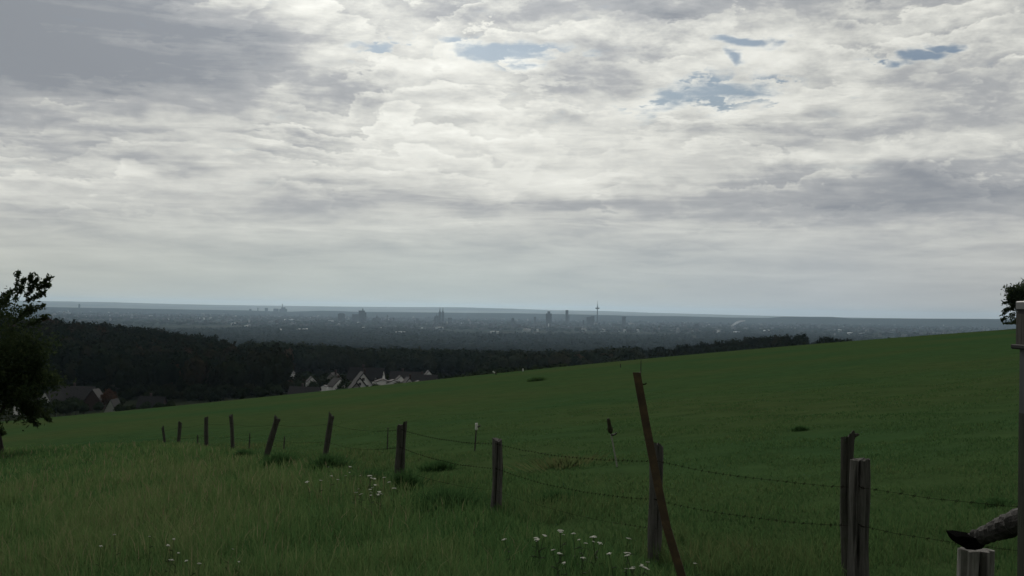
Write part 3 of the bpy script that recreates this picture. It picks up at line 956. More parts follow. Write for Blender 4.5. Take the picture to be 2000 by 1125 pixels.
# middle of the village: staggered white terrace with steep dark roofs
house('rearmost of three staggered white gables with steep dark roofs', 710, 727, 7.4, 9, 4.6, 14, H=9.5, Y=512, over=.5, thick=.55)
house('middle one of three staggered white gables with steep dark roofs', 703, 736, 7.4, 8, 4.6, 14, H=9.5, Y=500, over=.3, thick=.75, chimney=False)
house('front one of three staggered white gables with steep dark roofs', 696.5, 746, 7.0, 8, 4.4, 14, wall=GREY_W, H=8, Y=489, over=.3, thick=.6, chimney=False)
house('large dark roof behind the staggered gables, white gable at its right end', 716, 717.5, 9.5, 15, 5, 84, H=10, Y=545)
house('small white house half hidden right of the staggered gables', 734, 736, 5.2, 7, 3, 20, H=6.5, Y=540, chimney=False)
house('low white bungalow with shallow roof right of the staggered gables', 748, 740.5, 6, 8, 1.0, 10, roof=ROOF_G, H=4.2, Y=530, chimney=False, windows=False)
house('white bungalow with grey roof, second right of the staggered gables', 769, 742, 5.5, 7, 1.1, 10, roof=ROOF_G, H=4.5, Y=530, chimney=False, windows=False)
house('rear one of two staggered small white gables at village right', 800, 737.5, 6.2, 8, 3.8, 14, H=8, Y=520, thick=.5)
house('front one of two staggered small white gables at village right', 794.5, 746, 6.2, 7, 3.8, 14, H=7, Y=505, thick=.7, chimney=False)
house('long grey-brown roof behind the two small white gables', 792, 725.5, 10, 13, 5, 86, wall=GREY_W, roof=ROOF_G, H=9.5, Y=556)
house('lower grey roof at the right end of the village', 829, 731.5, 9, 11, 4.2, 82, wall=GREY_W, roof=ROOF_G, H=8.5, Y=548)
house('tiny white gable at the right end of village by the field edge', 848, 743, 3.0, 5, 1.1, -5, H=4.4, Y=500, chimney=False, over=.2, thick=.2)
house('little white gable peeping over the field below the terrace', 697, 760, 3.4, 5, 2.3, 0, H=5, Y=462, chimney=False, windows=False, thick=.15, over=.05)
house('upper one of two small far white gables at village left', 567, 721, 3.6, 8, 2.2, 5, H=9, Y=620, chimney=False, windows=False, over=.15, thick=.2)
house('lower one of two small far white gables at village left', 556.5, 731, 3.2, 8, 1.9, 5, H=8, Y=600, chimney=False, windows=False, over=.15, thick=.2)
house('tiny white cube house left of the pale slanting roof', 631.5, 752.5, 2.6, 5, .6, 0, H=6, Y=520, chimney=False, windows=False, over=.1, thick=.15)
house('pale sheet metal roof slanting down to the right near field edge', 640, 763.0, 5.6, 4.6, 1.6, 66, roof=ROOF_L, wall=GREY_W, H=4, Y=455, chimney=False, windows=False)
house('long dim roof under trees at village left', 596, 755, 9, 12, 4, 84, wall=GREY_W, roof=ROOF_G, H=7, Y=500)
house('sliver of a white gable under the two small far white gables', 556, 740.5, 2.4, 6, 1.2, 5, H=6.5, Y=585, chimney=False, windows=False, over=.1, thick=.15)
house('little white dormered house between terrace and village right end', 783, 734, 3.4, 6, 1.6, 12, H=6.5, Y=538, chimney=False, windows=False, over=.15, thick=.2)
house('low white house front peeping right of the two small gables', 818, 744, 4.2, 6, 1.0, 8, H=5, Y=515, chimney=False, windows=False, over=.15, thick=.2)
house('dim roofed white house in trees left of the staggered gables', 664, 739, 6, 9, 3.2, 25, H=8, Y=545, windows=False)
house('small white gable low in trees between pale roof and terrace', 672, 754, 3.6, 6, 2.0, 8, H=5.5, Y=485, chimney=False, windows=False, over=.15, thick=.2)
house('small grey gabled house on the wooded slope left of the dark roof', 646, 728, 5, 8, 2.8, -10, wall=GREY_W, roof=ROOF_G, H=8, Y=575, windows=False)
house('far white gable half hidden in trees behind the two staggered gables', 838, 724, 3.6, 7, 2.2, 10, H=8, Y=590, chimney=False, windows=False, over=.15, thick=.2)
house('small white house in trees above the tiny white cube house', 610, 736, 4.2, 7, 2.2, 15, H=7, Y=545, chimney=False, windows=False, over=.2, thick=.2)
# at the left, below the wooded hill
house('white gable half hidden behind the apple tree', 38, 766, 6, 9, 3.4, -25, H=8, Y=500, chimney=True)
house('white gable with slanting verge beside the apple tree', 88, 764, 6.8, 9, 4.4, -20, H=8.5, Y=505, chimney=False)
house('broad grey-brown roofed farmhouse below the wooded hill', 150, 754, 13, 15, 6, 86, wall=BROWN_W, roof=ROOF_G, H=11, Y=520)
house('red-brown brick gable attached to the broad farmhouse', 181, 760, 6.4, 6, 4.2, -4, wall=BROWN_W, roof=ROOF_G, H=9.5, Y=505, chimney=False, windows=False)
house('pale steep triangular gable standing behind the field edge', 215.5, 780.5, 6.4, 8, 6.2, -3, wall=PALE_W, roof=ROOF_D, H=7.2, Y=470, chimney=False, windows=True, over=.12, thick=.2)
house('dim long roof below the dark wood, right of the triangular gable', 298, 774, 8, 10, 3.8, 84, wall=BROWN_W, roof=ROOF_D, H=7, Y=500)

# garden trees and bushes between the houses
BARK = simple('bark', (0.035, 0.03, 0.026), var=0.35, scale=4, stretch=(1, 1, .25), bump=.5)
GARDEN = leaf_mat('garden_leaf', [(0.0, (0.014, 0.024, 0.012)), (0.5, (0.026, 0.040, 0.018)), (1.0, (0.045, 0.056, 0.024))])
RUSSET = leaf_mat('russet_leaf', [(0.0, (0.045, 0.025, 0.016)), (0.5, (0.075, 0.04, 0.024)), (1.0, (0.10, 0.055, 0.035))])
rg = np.random.default_rng(77)
GPROTO = [crown_tris(rg, 520, 0.12) for _ in range(4)]


def small_tree(name, label, px, Y, H, mat, group, wide=0.42, top=None, cat='tree', proto=0):
    X = at(px, 700, Y).x
    g = gz(X, Y)
    if top is not None: H = at(px, top, Y).z - g
    r = empty(name, (X, Y, g))
    MB().tube([(0, 0, -.4), (.1, 0, H * .3), (0, .1, H * .65)], [H * .022, H * .016, H * .006], 6).build('trunk' if cat == 'tree' else 'stem', BARK, r)
    pv, pf = GPROTO[proto % 4]
    V = np.stack([pv[:, 0] * H * wide, pv[:, 1] * H * wide, H * (.55 + .45 * pv[:, 2])], -1)
    np_mesh('crown', V, pf, mat, parent=r, attrs={'tint': rg.uniform(.2, .8, len(pv))})
    return tag(r, label, cat, group)


small_tree('tree', 'russet leaved tree behind the pale triangular gable', 214, 492, 8, RUSSET, None, .40, top=755)
spots = [(62, 478, 781), (118, 486, 779), (137, 480, 783), (240, 520, 775), (262, 486, 788), (335, 505, 780), (248, 470, 790), (275, 465, 793), (305, 470, 790), (325, 480, 788), (70, 470, 790), (100, 468, 783), (165, 474, 783), (84, 480, 774), (140, 492, 772), (195, 485, 783), (290, 482, 782), (318, 484, 786), (126, 470, 788), (60, 470, 780), (735, 495, 746), (757, 480, 752), (777, 505, 742), (822, 512, 742), (688, 515, 741), (604, 470, 768), (150, 470, 776), (236, 470, 786), (284, 470, 784), (310, 470, 783), (334, 470, 782), (78, 470, 779), (110, 470, 776), (368, 520, 772), (398, 520, 770), (430, 530, 764),
         (470, 540, 756), (505, 540, 752), (540, 530, 748), (582, 560, 738), (612, 545, 740), (655, 560, 730), (668, 480, 752), (675, 520, 738), (742, 500, 750),
         (758, 560, 728), (785, 490, 756), (815, 500, 748), (838, 480, 752), (720, 590, 716), (640, 590, 726), (600, 600, 722), (530, 600, 742), (520, 580, 738)]
for i, (px, Y, top) in enumerate(spots):
    small_tree('tree', 'dark garden tree among the village houses', px, Y, 7, GARDEN, 'garden trees of the village', .46, top=top, proto=i)
bush = [(868, 470, 735), (884, 462, 732), (902, 455, 727), (922, 450, 722), (944, 440, 716), (968, 430, 712), (992, 425, 714), (1020, 420, 712), (1050, 410, 709), (1085, 400, 704)]
for i, (px, Y, top) in enumerate(bush):
    small_tree('bush', 'rounded green bush in the hedge line at the field edge, right of the village', px, Y, 4, GARDEN, 'hedge bushes behind the crest', .75, top=top, cat='bush', proto=i + 1)
# more gardens below the wood, seen only as dark filling
wood('garden_trees', 'dark filling of garden trees around the village', 900, -200, 880, 470, 700, lambda X, Y: (np.interp(U(X, Y), [-200, 200, 420, 540, 700, 880], [560, 545, 500, 540, 575, 590]) < Y), (5, 9), MIDC, (0.25, 0.15), rad=0.5)
# ------------------------------------------------------------------ foreground: fence, grass, flowers, trees
def wood_mat(name, dark, light, moss=0.0, stretch=0.09, scale=26.0):
    m, nt, b = new_mat(name)
    tc = N(nt, 'ShaderNodeTexCoord')
    mp = N(nt, 'ShaderNodeMapping', inp={'Scale': (1, 1, stretch)})
    nt.links.new(tc.outputs['Object'], mp.inputs[0])
    nz = N(nt, 'ShaderNodeTexNoise', inp={'Scale': scale, 'Detail': 8.0, 'Roughness': 0.7, 'Distortion': 0.3})
    nt.links.new(mp.outputs[0], nz.inputs['Vector'])
    c = ramp(nt, nz.outputs[0], [(0.28, dark), (0.5, tuple((p + q) / 2 for p, q in zip(dark, light))), (0.72, light)])
    if moss:
        n2 = N(nt, 'ShaderNodeTexNoise', inp={'Scale': 7.0, 'Detail': 6.0, 'Roughness': 0.7})
        nt.links.new(tc.outputs['Object'], n2.inputs['Vector'])
        mx = N(nt, 'ShaderNodeMix', data_type='RGBA', inp={'B': (0.035, 0.05, 0.02, 1)})
        mr = N(nt, 'ShaderNodeMapRange', inp={'From Min': 0.5, 'From Max': 0.68, 'To Max': moss})
        nt.links.new(n2.outputs[0], mr.inputs[0]); nt.links.new(mr.outputs[0], mx.inputs['Factor']); nt.links.new(c, mx.inputs['A'])
        c = mx.outputs['Result']
    nt.links.new(c, b.inputs['Base Color'])
    b.inputs['Roughness'].default_value = 0.9; b.inputs['Specular IOR Level'].default_value = 0.2
    bp = N(nt, 'ShaderNodeBump', inp={'Strength': 0.8, 'Distance': 0.01})
    nt.links.new(nz.outputs[0], bp.inputs['Height']); nt.links.new(bp.outputs[0], b.inputs['Normal'])
    return m


POST = wood_mat('weathered_post', (0.028, 0.028, 0.025), (0.108, 0.104, 0.090), 0.55)
POST_GREY = wood_mat('grey_split_post', (0.036, 0.035, 0.032), (0.165, 0.158, 0.146), 0.25)
POST_PALE = wood_mat('pale_post', (0.065, 0.063, 0.058), (0.30, 0.29, 0.27), 0.3)
WIRE = simple('rusty_wire', (0.022, 0.019, 0.015), rough=0.9, spec=0.0, var=0.3, scale=20)
BLACK = simple('shaded_rail_end', (0.006, 0.006, 0.006), var=0.4, scale=30, bump=.6, spec=0.0)  # black colour paints the shade under the notched end of the rail
PLAST_W = simple('white_plastic', (0.72, 0.72, 0.68), rough=0.5, var=0.06, scale=20)
PLAST_B = simple('black_plastic', (0.01, 0.01, 0.01), rough=0.5, var=0.1)

FENCE_BASE = {}


def fence_post(label, px, top, Y, rad, mat=POST, lean=(0, 0), seed=0, crack=None, ragged=0.02, wires=(), flare=1.0, square=0.0, sink=0.25):
    """one round or split post; px, top: its head in the photograph at distance Y; lean: head offset from foot in metres"""
    rr = random.Random(seed * 31 + 5)
    head = at(px, top, Y)
    x, y = head.x - lean[0], Y - lean[1]
    g = gz(x, y)
    h = head.z - g
    n, k = 28, 16
    ph = [rr.uniform(0, 6.28) for _ in range(6)]
    rings = []
    for j in range(k + 1):
        t = j / k
        z = -sink + (h + sink) * t
        f = max(z, 0) / h
        ring = []
        for i in range(n):
            a = 2 * math.pi * i / n
            q = rad * (1 + (flare - 1) * (1 - f)) * (1 + .08 * math.sin(2 * a + ph[0] + z * .8) + .06 * math.sin(3 * a + ph[1] + z * 2.1) + .05 * math.sin(5 * a + ph[2] + z * 6) + .05 * math.sin(z * 9 + ph[5])) * .93
            if square:
                c, s_ = math.cos(a + ph[0]), math.sin(a + ph[0])
                q *= 1 + square * (1 / max(abs(c), abs(s_)) - 1)
            if crack:
                for ca, wdt, dep, zlo in crack:                  # drying cracks running down from the head
                    dd = abs((a - ca + math.pi + .12 * math.sin(z * 6)) % (2 * math.pi) - math.pi)
                    if dd < wdt and f > zlo: q *= 1 - dep * (1 - dd / wdt) * min(1, (f - zlo) * 5)
            zz = z
            if j == k: zz += rr.uniform(-ragged, ragged) + ragged * 1.2 * math.cos(a + ph[3])
            ring.append((q * math.cos(a) + lean[0] * f + .012 * math.sin(z * 3 + ph[4]), q * math.sin(a) + lean[1] * f, zz))
        rings.append(ring)
    m = MB().loft(rings, cap=False)
    c = len(m.v)
    m.v.append((lean[0], lean[1], h - .012))                     # slightly dished end grain
    m.f += [(c - n + i, c - n + (i + 1) % n, c) for i in range(n)]
    o = m.build('fence_post', mat, smooth_shade=False, loc=(x, y, g))
    tag(o, label, 'fence post', 'wooden fence posts')
    pts = []
    for wy in wires:
        f = (at(px, wy, Y).z - g) / h
        f = min(max(f, .06), .98)
        p = Vector((lean[0] * f, lean[1] * f - rad * 1.06, f * h))
        MB().tube([p + Vector((-.018, .03, .012)), p + Vector((-.012, -.008, .004)), p + Vector((.012, -.008, -.004)), p + Vector((.018, .03, -.012))], .0028, 5).build('staple', WIRE, o)
        pts.append(Vector((x, y, g)) + p)
    return o, pts


posts = [
    # label, px, head row, Y, radius, lean, wire rows
    ('farthest thin grey post at the left end of the fence', 317.5, 835, 43.5, .045, (-.10, 0), (842, 862), .05),
    ('second farthest fence post, straight and dark, at the left end', 351, 825, 41.5, .06, (.03, 0), (834, 855), .03),
    ('third farthest fence post, upright, from the left end', 403, 815, 38.5, .066, (-.03, 0), (827, 851), .02),
    ('fourth farthest fence post with slightly crooked lower half', 450, 811, 35.0, .06, (-.10, 0), (826, 852), .02),
    ('strongly right-leaning fence post standing over dark tussocks', 541, 817, 30.0, .074, (.24, 0), (829, 857), .04),
    ('right-leaning slim fence post at the edge of first yarrow patch', 648, 812, 26.6, .066, (.17, 0), (827, 862), .05),
    ('thick fence post right of the first yarrow patch', 787, 828, 20.4, .085, (.07, 0), (838, 872), .03),
    ('upright split fence post in the middle with pale wire stubs', 971, 858, 16.1, .072, (0, 0), (866, 914), .015),
    ('grey fence post half hidden behind the leaning rusty pole', 1280, 866, 11.4, .062, (-.01, 0), (899, 974), .02),
]
strand = {0: [], 1: [], 2: []}
fx, fy = [], []
for i, (lb, px, top, Y, rad, lean, wires, rag) in enumerate(posts):
    ck = [(-math.pi / 2 + .5, .35, .5, .1)] if i in (6, 7, 8) else None
    if i == 7: ck = [(-math.pi / 2 - .15, .30, .65, -.1), (-math.pi / 2 + 1.1, .2, .4, .2)]
    o, pts = fence_post(lb, px, top, Y, rad, POST_GREY if i in (7, 8) else POST, lean, i + 1, ck, rag, wires, 1.08 if i > 4 else 1.0)
    for k, p in enumerate(pts): strand[k].append(p)
    fx.append(o.location.x); fy.append(Y)
    if i in (6, 7, 8):
        h = at(px, top, Y).z - o.location.z
        strand[2].append(Vector((o.location.x, Y - rad * 1.06, o.location.z + h * .30)))
o, _ = fence_post('mossy broken-topped post directly behind the big split grey post', 1657, 852, 9.9, .052, POST, (.0, 0), 20, [(-1.9, .4, .5, .3)], .03)
MB().tube([(.02, 0, at(1657, 858, 9.9).z - o.location.z), (.045, 0, at(1657, 852, 9.9).z - o.location.z + .01), (.085, -.01, at(1657, 850.5, 9.9).z - o.location.z + .012)], [.03, .022, .006], 7).build('splinter', POST, o)
o, pts = fence_post('big split grey post standing in front of the mossy broken one', 1679, 897, 8.6, .060, POST_GREY, (-.012, 0), 22, [(-math.pi / 2 - .22, .22, .75, -.1), (-math.pi / 2 - .75, .16, .35, .35), (-math.pi / 2 + .8, .2, .3, .2)], .006, (950, 1025), 1.06, .55)
for k, p in enumerate(pts): strand[k].append(p)
fx.append(o.location.x); fy.append(8.6)
pe = at(2135, 1000, 7.0); strand[0].append(pe); strand[1].append(at(2160, 1092, 7.0)); fx.append(pe.x); fy.append(7.0)
o, _ = fence_post('short pale split stump carrying the dark end of a rail', 1905, 1074, 5.1, .078, POST_PALE, (-.02, 0), 30, [(-math.pi / 2 - .05, .17, .85, -.1), (-math.pi / 2 + .9, .25, .3, .1), (-math.pi / 2 - .9, .2, .25, .2)], .004, (), 1.35, .3)


def barbed(label, pts, sag, first_barb):
    rr = random.Random(len(label))
    m = MB()
    line = []
    for a, b in zip(pts[:-1], pts[1:]):
        L = (b - a).length
        k = max(6, int(L / .35))
        for i in range(k):
            t = i / k
            p = a.lerp(b, t); p.z -= sag * L * .12 * 4 * t * (1 - t) + rr.uniform(-.004, .004)
            line.append(p)
    line.append(pts[-1])
    m.tube(line, [.0014 if p.y < 17 else .0025 for p in line], 5)
    acc = 0
    for a, b in zip(line[:-1], line[1:]):
        if min(a.y, b.y) > first_barb: continue
        L = (b - a).length; d = (b - a).normalized()
        while acc < L:
            p = a + d * acc
            up = Vector((rr.uniform(-.5, .5), rr.uniform(-.6, .6), 1)).normalized()
            for s in (-1, 1):
                m.tube([p - up * .013 * s - d * .006 * s, p + d * .008 * s, p + up * .013 * s + d * .014 * s], [.0008, .0024, .0008], 4)
            acc += .115
        acc -= L
    return tag(m.build('barbed_wire', WIRE), label, 'wire', 'strands of the barbed wire fence')


barbed('upper strand of rusty barbed wire along the wooden fence posts', strand[0], .10, 22)
barbed('lower strand of rusty barbed wire along the wooden fence posts', strand[1], .12, 22)
barbed('short lowest strand of wire near the grass at the middle posts', strand[2], .10, 12)


def rusty_pole():
    # an angle iron driven in slantwise, slightly bowed
    rows = [(1243, 727, 6.3), (1253.5, 785, 6.22), (1264, 842, 6.14), (1284, 945, 5.98), (1302, 1030, 5.86), (1331, 1125, 5.74), (1386, 1285, 5.56), (1440, 1430, 5.42)]
    pts = [at(*q) for q in rows]
    foot = pts[-1]
    w, t = .040, .006
    prof = [(-w / 2, -.012), (w / 2, -.012), (w / 2 + .004, w * .7), (w / 2 - t + .004, w * .7), (w / 2 - t, t - .012), (-w / 2, t - .012)]
    rings = []
    for p in pts:
        q = p - foot
        rings.append([(q.x + a, q.y + b, q.z) for a, b in prof])
    m, nt, b = new_mat('rusty_iron')
    tc = N(nt, 'ShaderNodeTexCoord')
    nz = N(nt, 'ShaderNodeTexNoise', inp={'Scale': 14.0, 'Detail': 9.0, 'Roughness': 0.75})
    nt.links.new(tc.outputs['Object'], nz.inputs['Vector'])
    nt.links.new(ramp(nt, nz.outputs[0], [(0.3, (0.018, 0.011, 0.004)), (0.52, (0.043, 0.028, 0.008)), (0.75, (0.088, 0.056, 0.017))]), b.inputs['Base Color'])
    b.inputs['Roughness'].default_value = 0.85
    bp = N(nt, 'ShaderNodeBump', inp={'Strength': 0.5, 'Distance': 0.004}); nt.links.new(nz.outputs[0], bp.inputs['Height']); nt.links.new(bp.outputs[0], b.inputs['Normal'])
    o = MB().loft(rings).build('iron_stake', m, loc=foot)
    p = at(1252, 751, 6.27) - foot
    MB().tube([p, p + Vector((.022, 0, .002)), p + Vector((.027, 0, .008))], .0035, 6).build('hook', WIRE, o)
    tag(o, 'tall rusty brown angle-iron stake leaning to the left in the fence', 'stake')


rusty_pole()


def rail():
    rr = random.Random(3)
    rows = [(1886, 1059, 5.02, .026), (1898, 1055, 4.98, .030), (1912, 1049, 4.94, .034), (1930, 1043, 4.88, .035), (1950, 1034, 4.80, .042), (1972, 1026, 4.72, .046), (2000, 1014, 4.62, .050), (2050, 994, 4.42, .054), (2140, 960, 4.1, .056)]
    base = at(1886, 1060, 5.02)
    n = 14
    rings = []
    pts = [at(*q[:3]) - base for q in rows]
    # finer steps along the log for knots and peeling bark
    fine, rad = [], []
    for i in range(len(pts) - 1):
        for s in range(4):
            t = s / 4
            fine.append(pts[i].lerp(pts[i + 1], t)); rad.append(rows[i][3] * (1 - t) + rows[i + 1][3] * t)
    m = MB().tube(fine, [q * .95 * (1 + rr.uniform(-.12, .16)) for q in rad], n)
    m.v = [tuple(c + rr.uniform(-.003, .003) for c in v) for v in m.v]
    RAIL = simple('barky_rail', (0.030, 0.028, 0.026), var=.75, scale=14, stretch=(1, 1, 1), bump=1.0)
    o = m.build('rail', RAIL, loc=base)
    P = lambda px, py, Y: at(px, py, Y) - base
    e = MB()
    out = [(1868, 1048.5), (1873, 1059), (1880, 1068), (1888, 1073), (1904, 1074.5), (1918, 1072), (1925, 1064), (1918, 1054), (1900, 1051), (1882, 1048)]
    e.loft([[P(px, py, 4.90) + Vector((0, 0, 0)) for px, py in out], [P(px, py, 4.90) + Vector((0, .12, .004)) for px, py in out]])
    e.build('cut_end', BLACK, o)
    MB().lathe([(.013, -.01), (.012, .004), (.006, .01)], 9, tuple(P(1914, 1043, 4.90))).build('knot', POST_PALE, o)
    tag(o, 'rough bark-covered rail with a shaded cut end coloured black lying on the pale stump', 'rail')


rail()


def gate_post():
    Y = 4.35
    k = Y / F
    p = at(2043, 1000, Y); g = gz(p.x, Y)
    r = empty('gate_post', (p.x, Y, g))
    Z = lambda py: at(2000, py, Y).z - g
    STEEL = simple('dull_blue_grey_steel', (0.030, 0.037, 0.040), rough=.6, var=.25, scale=3, spec=.4)
    BOARD = simple('grey_brown_board', (0.045, 0.043, 0.038), var=.3, scale=12, stretch=(4, 4, .4), bump=.3)
    CAP = simple('pale_zinc_cap', (0.15, 0.155, 0.16), rough=.55, var=.12, scale=4, spec=.5)
    DARK = simple('dark_band', (0.016, 0.017, 0.018), var=.3, scale=8)
    w = 39 * k
    MB().loft([[(sx * q, sy * q, z) for sx, sy in ((-1, -1), (1, -1), (1, 1), (-1, 1))] for q, z in ((w * .985, Z(809)), (w * .985, Z(678)))]).build('shaft', STEEL, r)
    MOSSY = wood_mat('mossy_dark_timber', (.016, .020, .014), (.040, .048, .034), .5)
    MB().loft([[(sx * q, sy * q, z) for sx, sy in ((-1, -1), (1, -1), (1, 1), (-1, 1))] for q, z in ((w * 1.0, -.4), (w, Z(809)))]).build('timber_base', MOSSY, r)
    sh = [c for c in r.children if c.name.startswith('shaft')][0]
    MB().lathe([(.012, 0), (.012, .008), (.006, .012)], 10, (-w * .45, -w * 1.0 - .004, Z(757))).build('bolt', DARK, sh)
    s = 44 * k
    MB().box(-s, s, -s, s, Z(674), Z(613)).build('box', BOARD, r)
    s = 42.5 * k
    MB().box(-s, s, -s, s, Z(613), Z(603)).build('dark_collar', DARK, r)
    s = 44.5 * k
    MB().loft([[(sx * q, sy * q, z) for sx, sy in ((-1, -1), (1, -1), (1, 1), (-1, 1))] for q, z in ((s, Z(603.5)), (s, Z(590)), (s * .96, Z(588)), (s * .2, Z(585)))]).build('cap', CAP, r)
    s = 51 * k
    MB().loft([[(sx * q, sy * q, z) for sx, sy in ((-1, -1), (1, -1), (1, 1), (-1, 1))] for q, z in ((s * .97, Z(683)), (s, Z(680)), (s, Z(675)), (s * .97, Z(673.5)))]).build('ledge', DARK, r)
    tag(r, 'square grey steel gate post with pale cap and dark ledge at right edge', 'gate post')


gate_post()


# thin stakes of an electric fence farther back in the pasture
def stake(label, px, top, Y, rad=.012, lean=0.0, mat=None, ins=None, hook=None, sleeve=False, white=None, h_extra=0.0):
    head = at(px, top, Y)
    x = head.x - lean
    g = gz(x, Y); h = head.z - g + h_extra
    if h < .3: h = .3
    r = empty('fence_stake', (x, Y, g))
    mat = mat or POST
    L = lambda f: Vector((lean * f, 0, h * f))
    MB().tube([L(-.15), L(.25), L(.6), L(1)], [rad, rad, rad * .95, rad * .8], 7).build('rod', mat, r)
    if ins: MB().lathe([(rad * 1.2, -.075), (rad * 1.7, -.06), (rad * 1.7, .06), (rad * 1.2, .07)], 8, tuple(L(ins))).build('insulator', PLAST_W, r)
    if hook:
        p = L(hook)
        MB().tube([p, p + Vector((.04, -.01, .005)), p + Vector((.075, -.01, .02)), p + Vector((.08, -.01, .045))], [.016, .016, .013, .01], 7).build('wire_hook', PLAST_B, r)
    if sleeve: MB().tube([L(.70), L(.74), L(.80), L(.86), L(.97), L(1.01)], [.018, .040, .046, .032, .030, .020], 9).build('sleeve', wood_mat('sacking', (.02, .022, .012), (.06, .055, .035), .4), r)
    if white: MB().tube([L(white[0]), L(white[1])], [rad * 1.3, rad * 1.3], 7).build('white_sleeve', PLAST_W, r)
    return tag(r, label, 'stake', 'electric fence stakes in the pasture')


stake('stake with white insulator and black hook, left of the split middle post', 931, 826, 26, .017, .03, ins=.88, hook=.86)
stake('stake wrapped in brown sacking with a white lower rod, left of the iron stake', 1188, 818, 20, .013, -.16, mat=simple('grey_fibreglass', (.30, .30, .27), var=.2, scale=30), hook=.67, sleeve=True)
stake('faint thin stake just left of the thick fence post', 758, 835, 29, .015, .01)
stake('short faint stake right of the strongly leaning post', 556, 852, 33, .018, .02)
stake('faint stake between crooked post and strongly leaning post', 488, 846, 35, .018, .01)
stake('short faint stake between third and second farthest posts', 386, 864, 41, .022, 0)
stake('thin stake on the skyline directly above the rusty iron stake', 1252, 704, 77, .03, 0)
stake('thin stake on the skyline left of the iron stake head', 1212, 711, 92, .035, 0)
stake('pale upright stake at the crest above the middle of the field', 1021.5, 722, 112, .05, 0, white=(.2, 1.0))
stake('small white tilted stake at the crest right of the hedge bushes', 962.5, 733, 112, .05, -.35, white=(.5, 1.0))


# ---------------------------------------------------------------- grass
FX, FY = np.array(fx), np.array(fy)
o_ = np.argsort(FX); FX, FY = FX[o_], FY[o_]
FX = np.concatenate([[-40, -18], FX, [12]]); FY = np.concatenate([[62, 49], FY, [5.5]])


def vnoise(X, Y, s, seed):
    r = np.random.default_rng(seed)
    out = np.zeros_like(X)
    for k in range(5):
        a = r.uniform(0, 6.28); f = (1.7 ** k) / s
        out += np.sin((X * math.cos(a) + Y * math.sin(a)) * f + r.uniform(0, 6) + 1.3 * np.sin((X * math.sin(a + 1) + Y * math.cos(a + 1)) * f * .7)) / 1.35 ** k
    return out / 2.6


GRASS = leaf_mat('grass_blade', [(0.0, (0.016, 0.036, 0.014)), (0.3, (0.043, 0.092, 0.033)), (0.55, (0.066, 0.110, 0.040)), (0.78, (0.088, 0.108, 0.046)), (0.93, (0.13, 0.115, 0.06)), (1.0, (0.14, 0.09, 0.06))], transl=0.4)
TALL = leaf_mat('tall_grass_blade', [(0.0, (0.020, 0.046, 0.015)), (0.3, (0.049, 0.103, 0.036)), (0.55, (0.075, 0.121, 0.043)), (0.78, (0.103, 0.131, 0.056)), (0.93, (0.14, 0.13, 0.075)), (1.0, (0.15, 0.10, 0.07))], transl=0.45)


def blades(name, label, X, Y, H, W, T, r, bend=0.45, mat=None):
    n = len(X)
    Z = ground(X, Y) + (0.035 * np.sin(X * 2.1 + np.sin(Y * 1.3)) * np.sin(Y * 1.7 + 0.5) + 0.03 * np.sin(X * 0.9 + 2) * np.sin(Y * 0.8)) - .01
    a = r.uniform(0, 6.28, n); b = r.normal(0, bend, n) * H; bx = np.cos(a) * b; by = np.sin(a) * b
    f = r.uniform(-1.0, 1.0, n)                                 # which way the blade faces
    wx, wy = np.cos(f) * W / 2, np.sin(f) * W / 2
    V = np.zeros((n, 5, 3))
    for k, (t, ws) in enumerate(((0, -1), (0, 1), (.6, -.75), (.6, .75), (1, 0))):
        q = t * t
        V[:, k, 0] = X + bx * q + wx * ws; V[:, k, 1] = Y + by * q + wy * ws; V[:, k, 2] = Z + H * t * (1 - .12 * t)
    tri = np.array([(0, 1, 3), (0, 3, 2), (2, 3, 4)])
    Fc = (tri[None] + (np.arange(n) * 5)[:, None, None]).reshape(-1, 3)
    T5 = np.repeat(T, 5)
    return tag(np_mesh(name, V.reshape(-1, 3), Fc, mat or GRASS, attrs={'tint': np.clip(T5, 0, 1)}), label, kind='stuff')


def polar(n, r0, r1, r, a=.62):
    d = np.exp(r.uniform(math.log(r0), math.log(r1), n)); u = r.uniform(-a, a, n)
    return u * d, d


rg2 = np.random.default_rng(99)
X, Y = polar(330000, 4.0, 62, rg2)
fl = np.interp(X, FX, FY)
edge = fl + 0.35 * vnoise(X, Y, .8, 3)
k = Y < edge
X, Y, fl = X[k], Y[k], fl[k]
cl = vnoise(X, Y, .55, 5); bigp = vnoise(X, Y, 2.6, 6)
lush = np.clip((X + 4.0) / 5.0, 0, 1)                            # darker, leafier towards the fence corner at the right
H = (.40 + .10 * cl + .10 * bigp) * rg2.uniform(.55, 1.2, len(X)) * (1 - .42 * lush)
H = H * np.clip(.5 + (fl - Y) / 3.0, .5, 1)
W = np.maximum(.0045, Y * .00058) * rg2.uniform(.7, 1.5, len(X))
T = .52 - .10 * np.clip((Y - 24) / 15, 0, 1) + .15 * cl + .14 * bigp - .22 * lush + rg2.normal(0, .12, len(X))
seed = rg2.uniform(0, 1, len(X)) < .06 * (1 - lush) ; T = np.where(seed, rg2.uniform(.78, .95, len(X)), T); H = np.where(seed, H * 1.25, H)
H = H * np.clip(1.5 - Y / 32, .55, 1)
blades('tall_grass', 'long unmown olive grass on the near side of the fence', X, Y, H, W, T, rg2, mat=TALL)

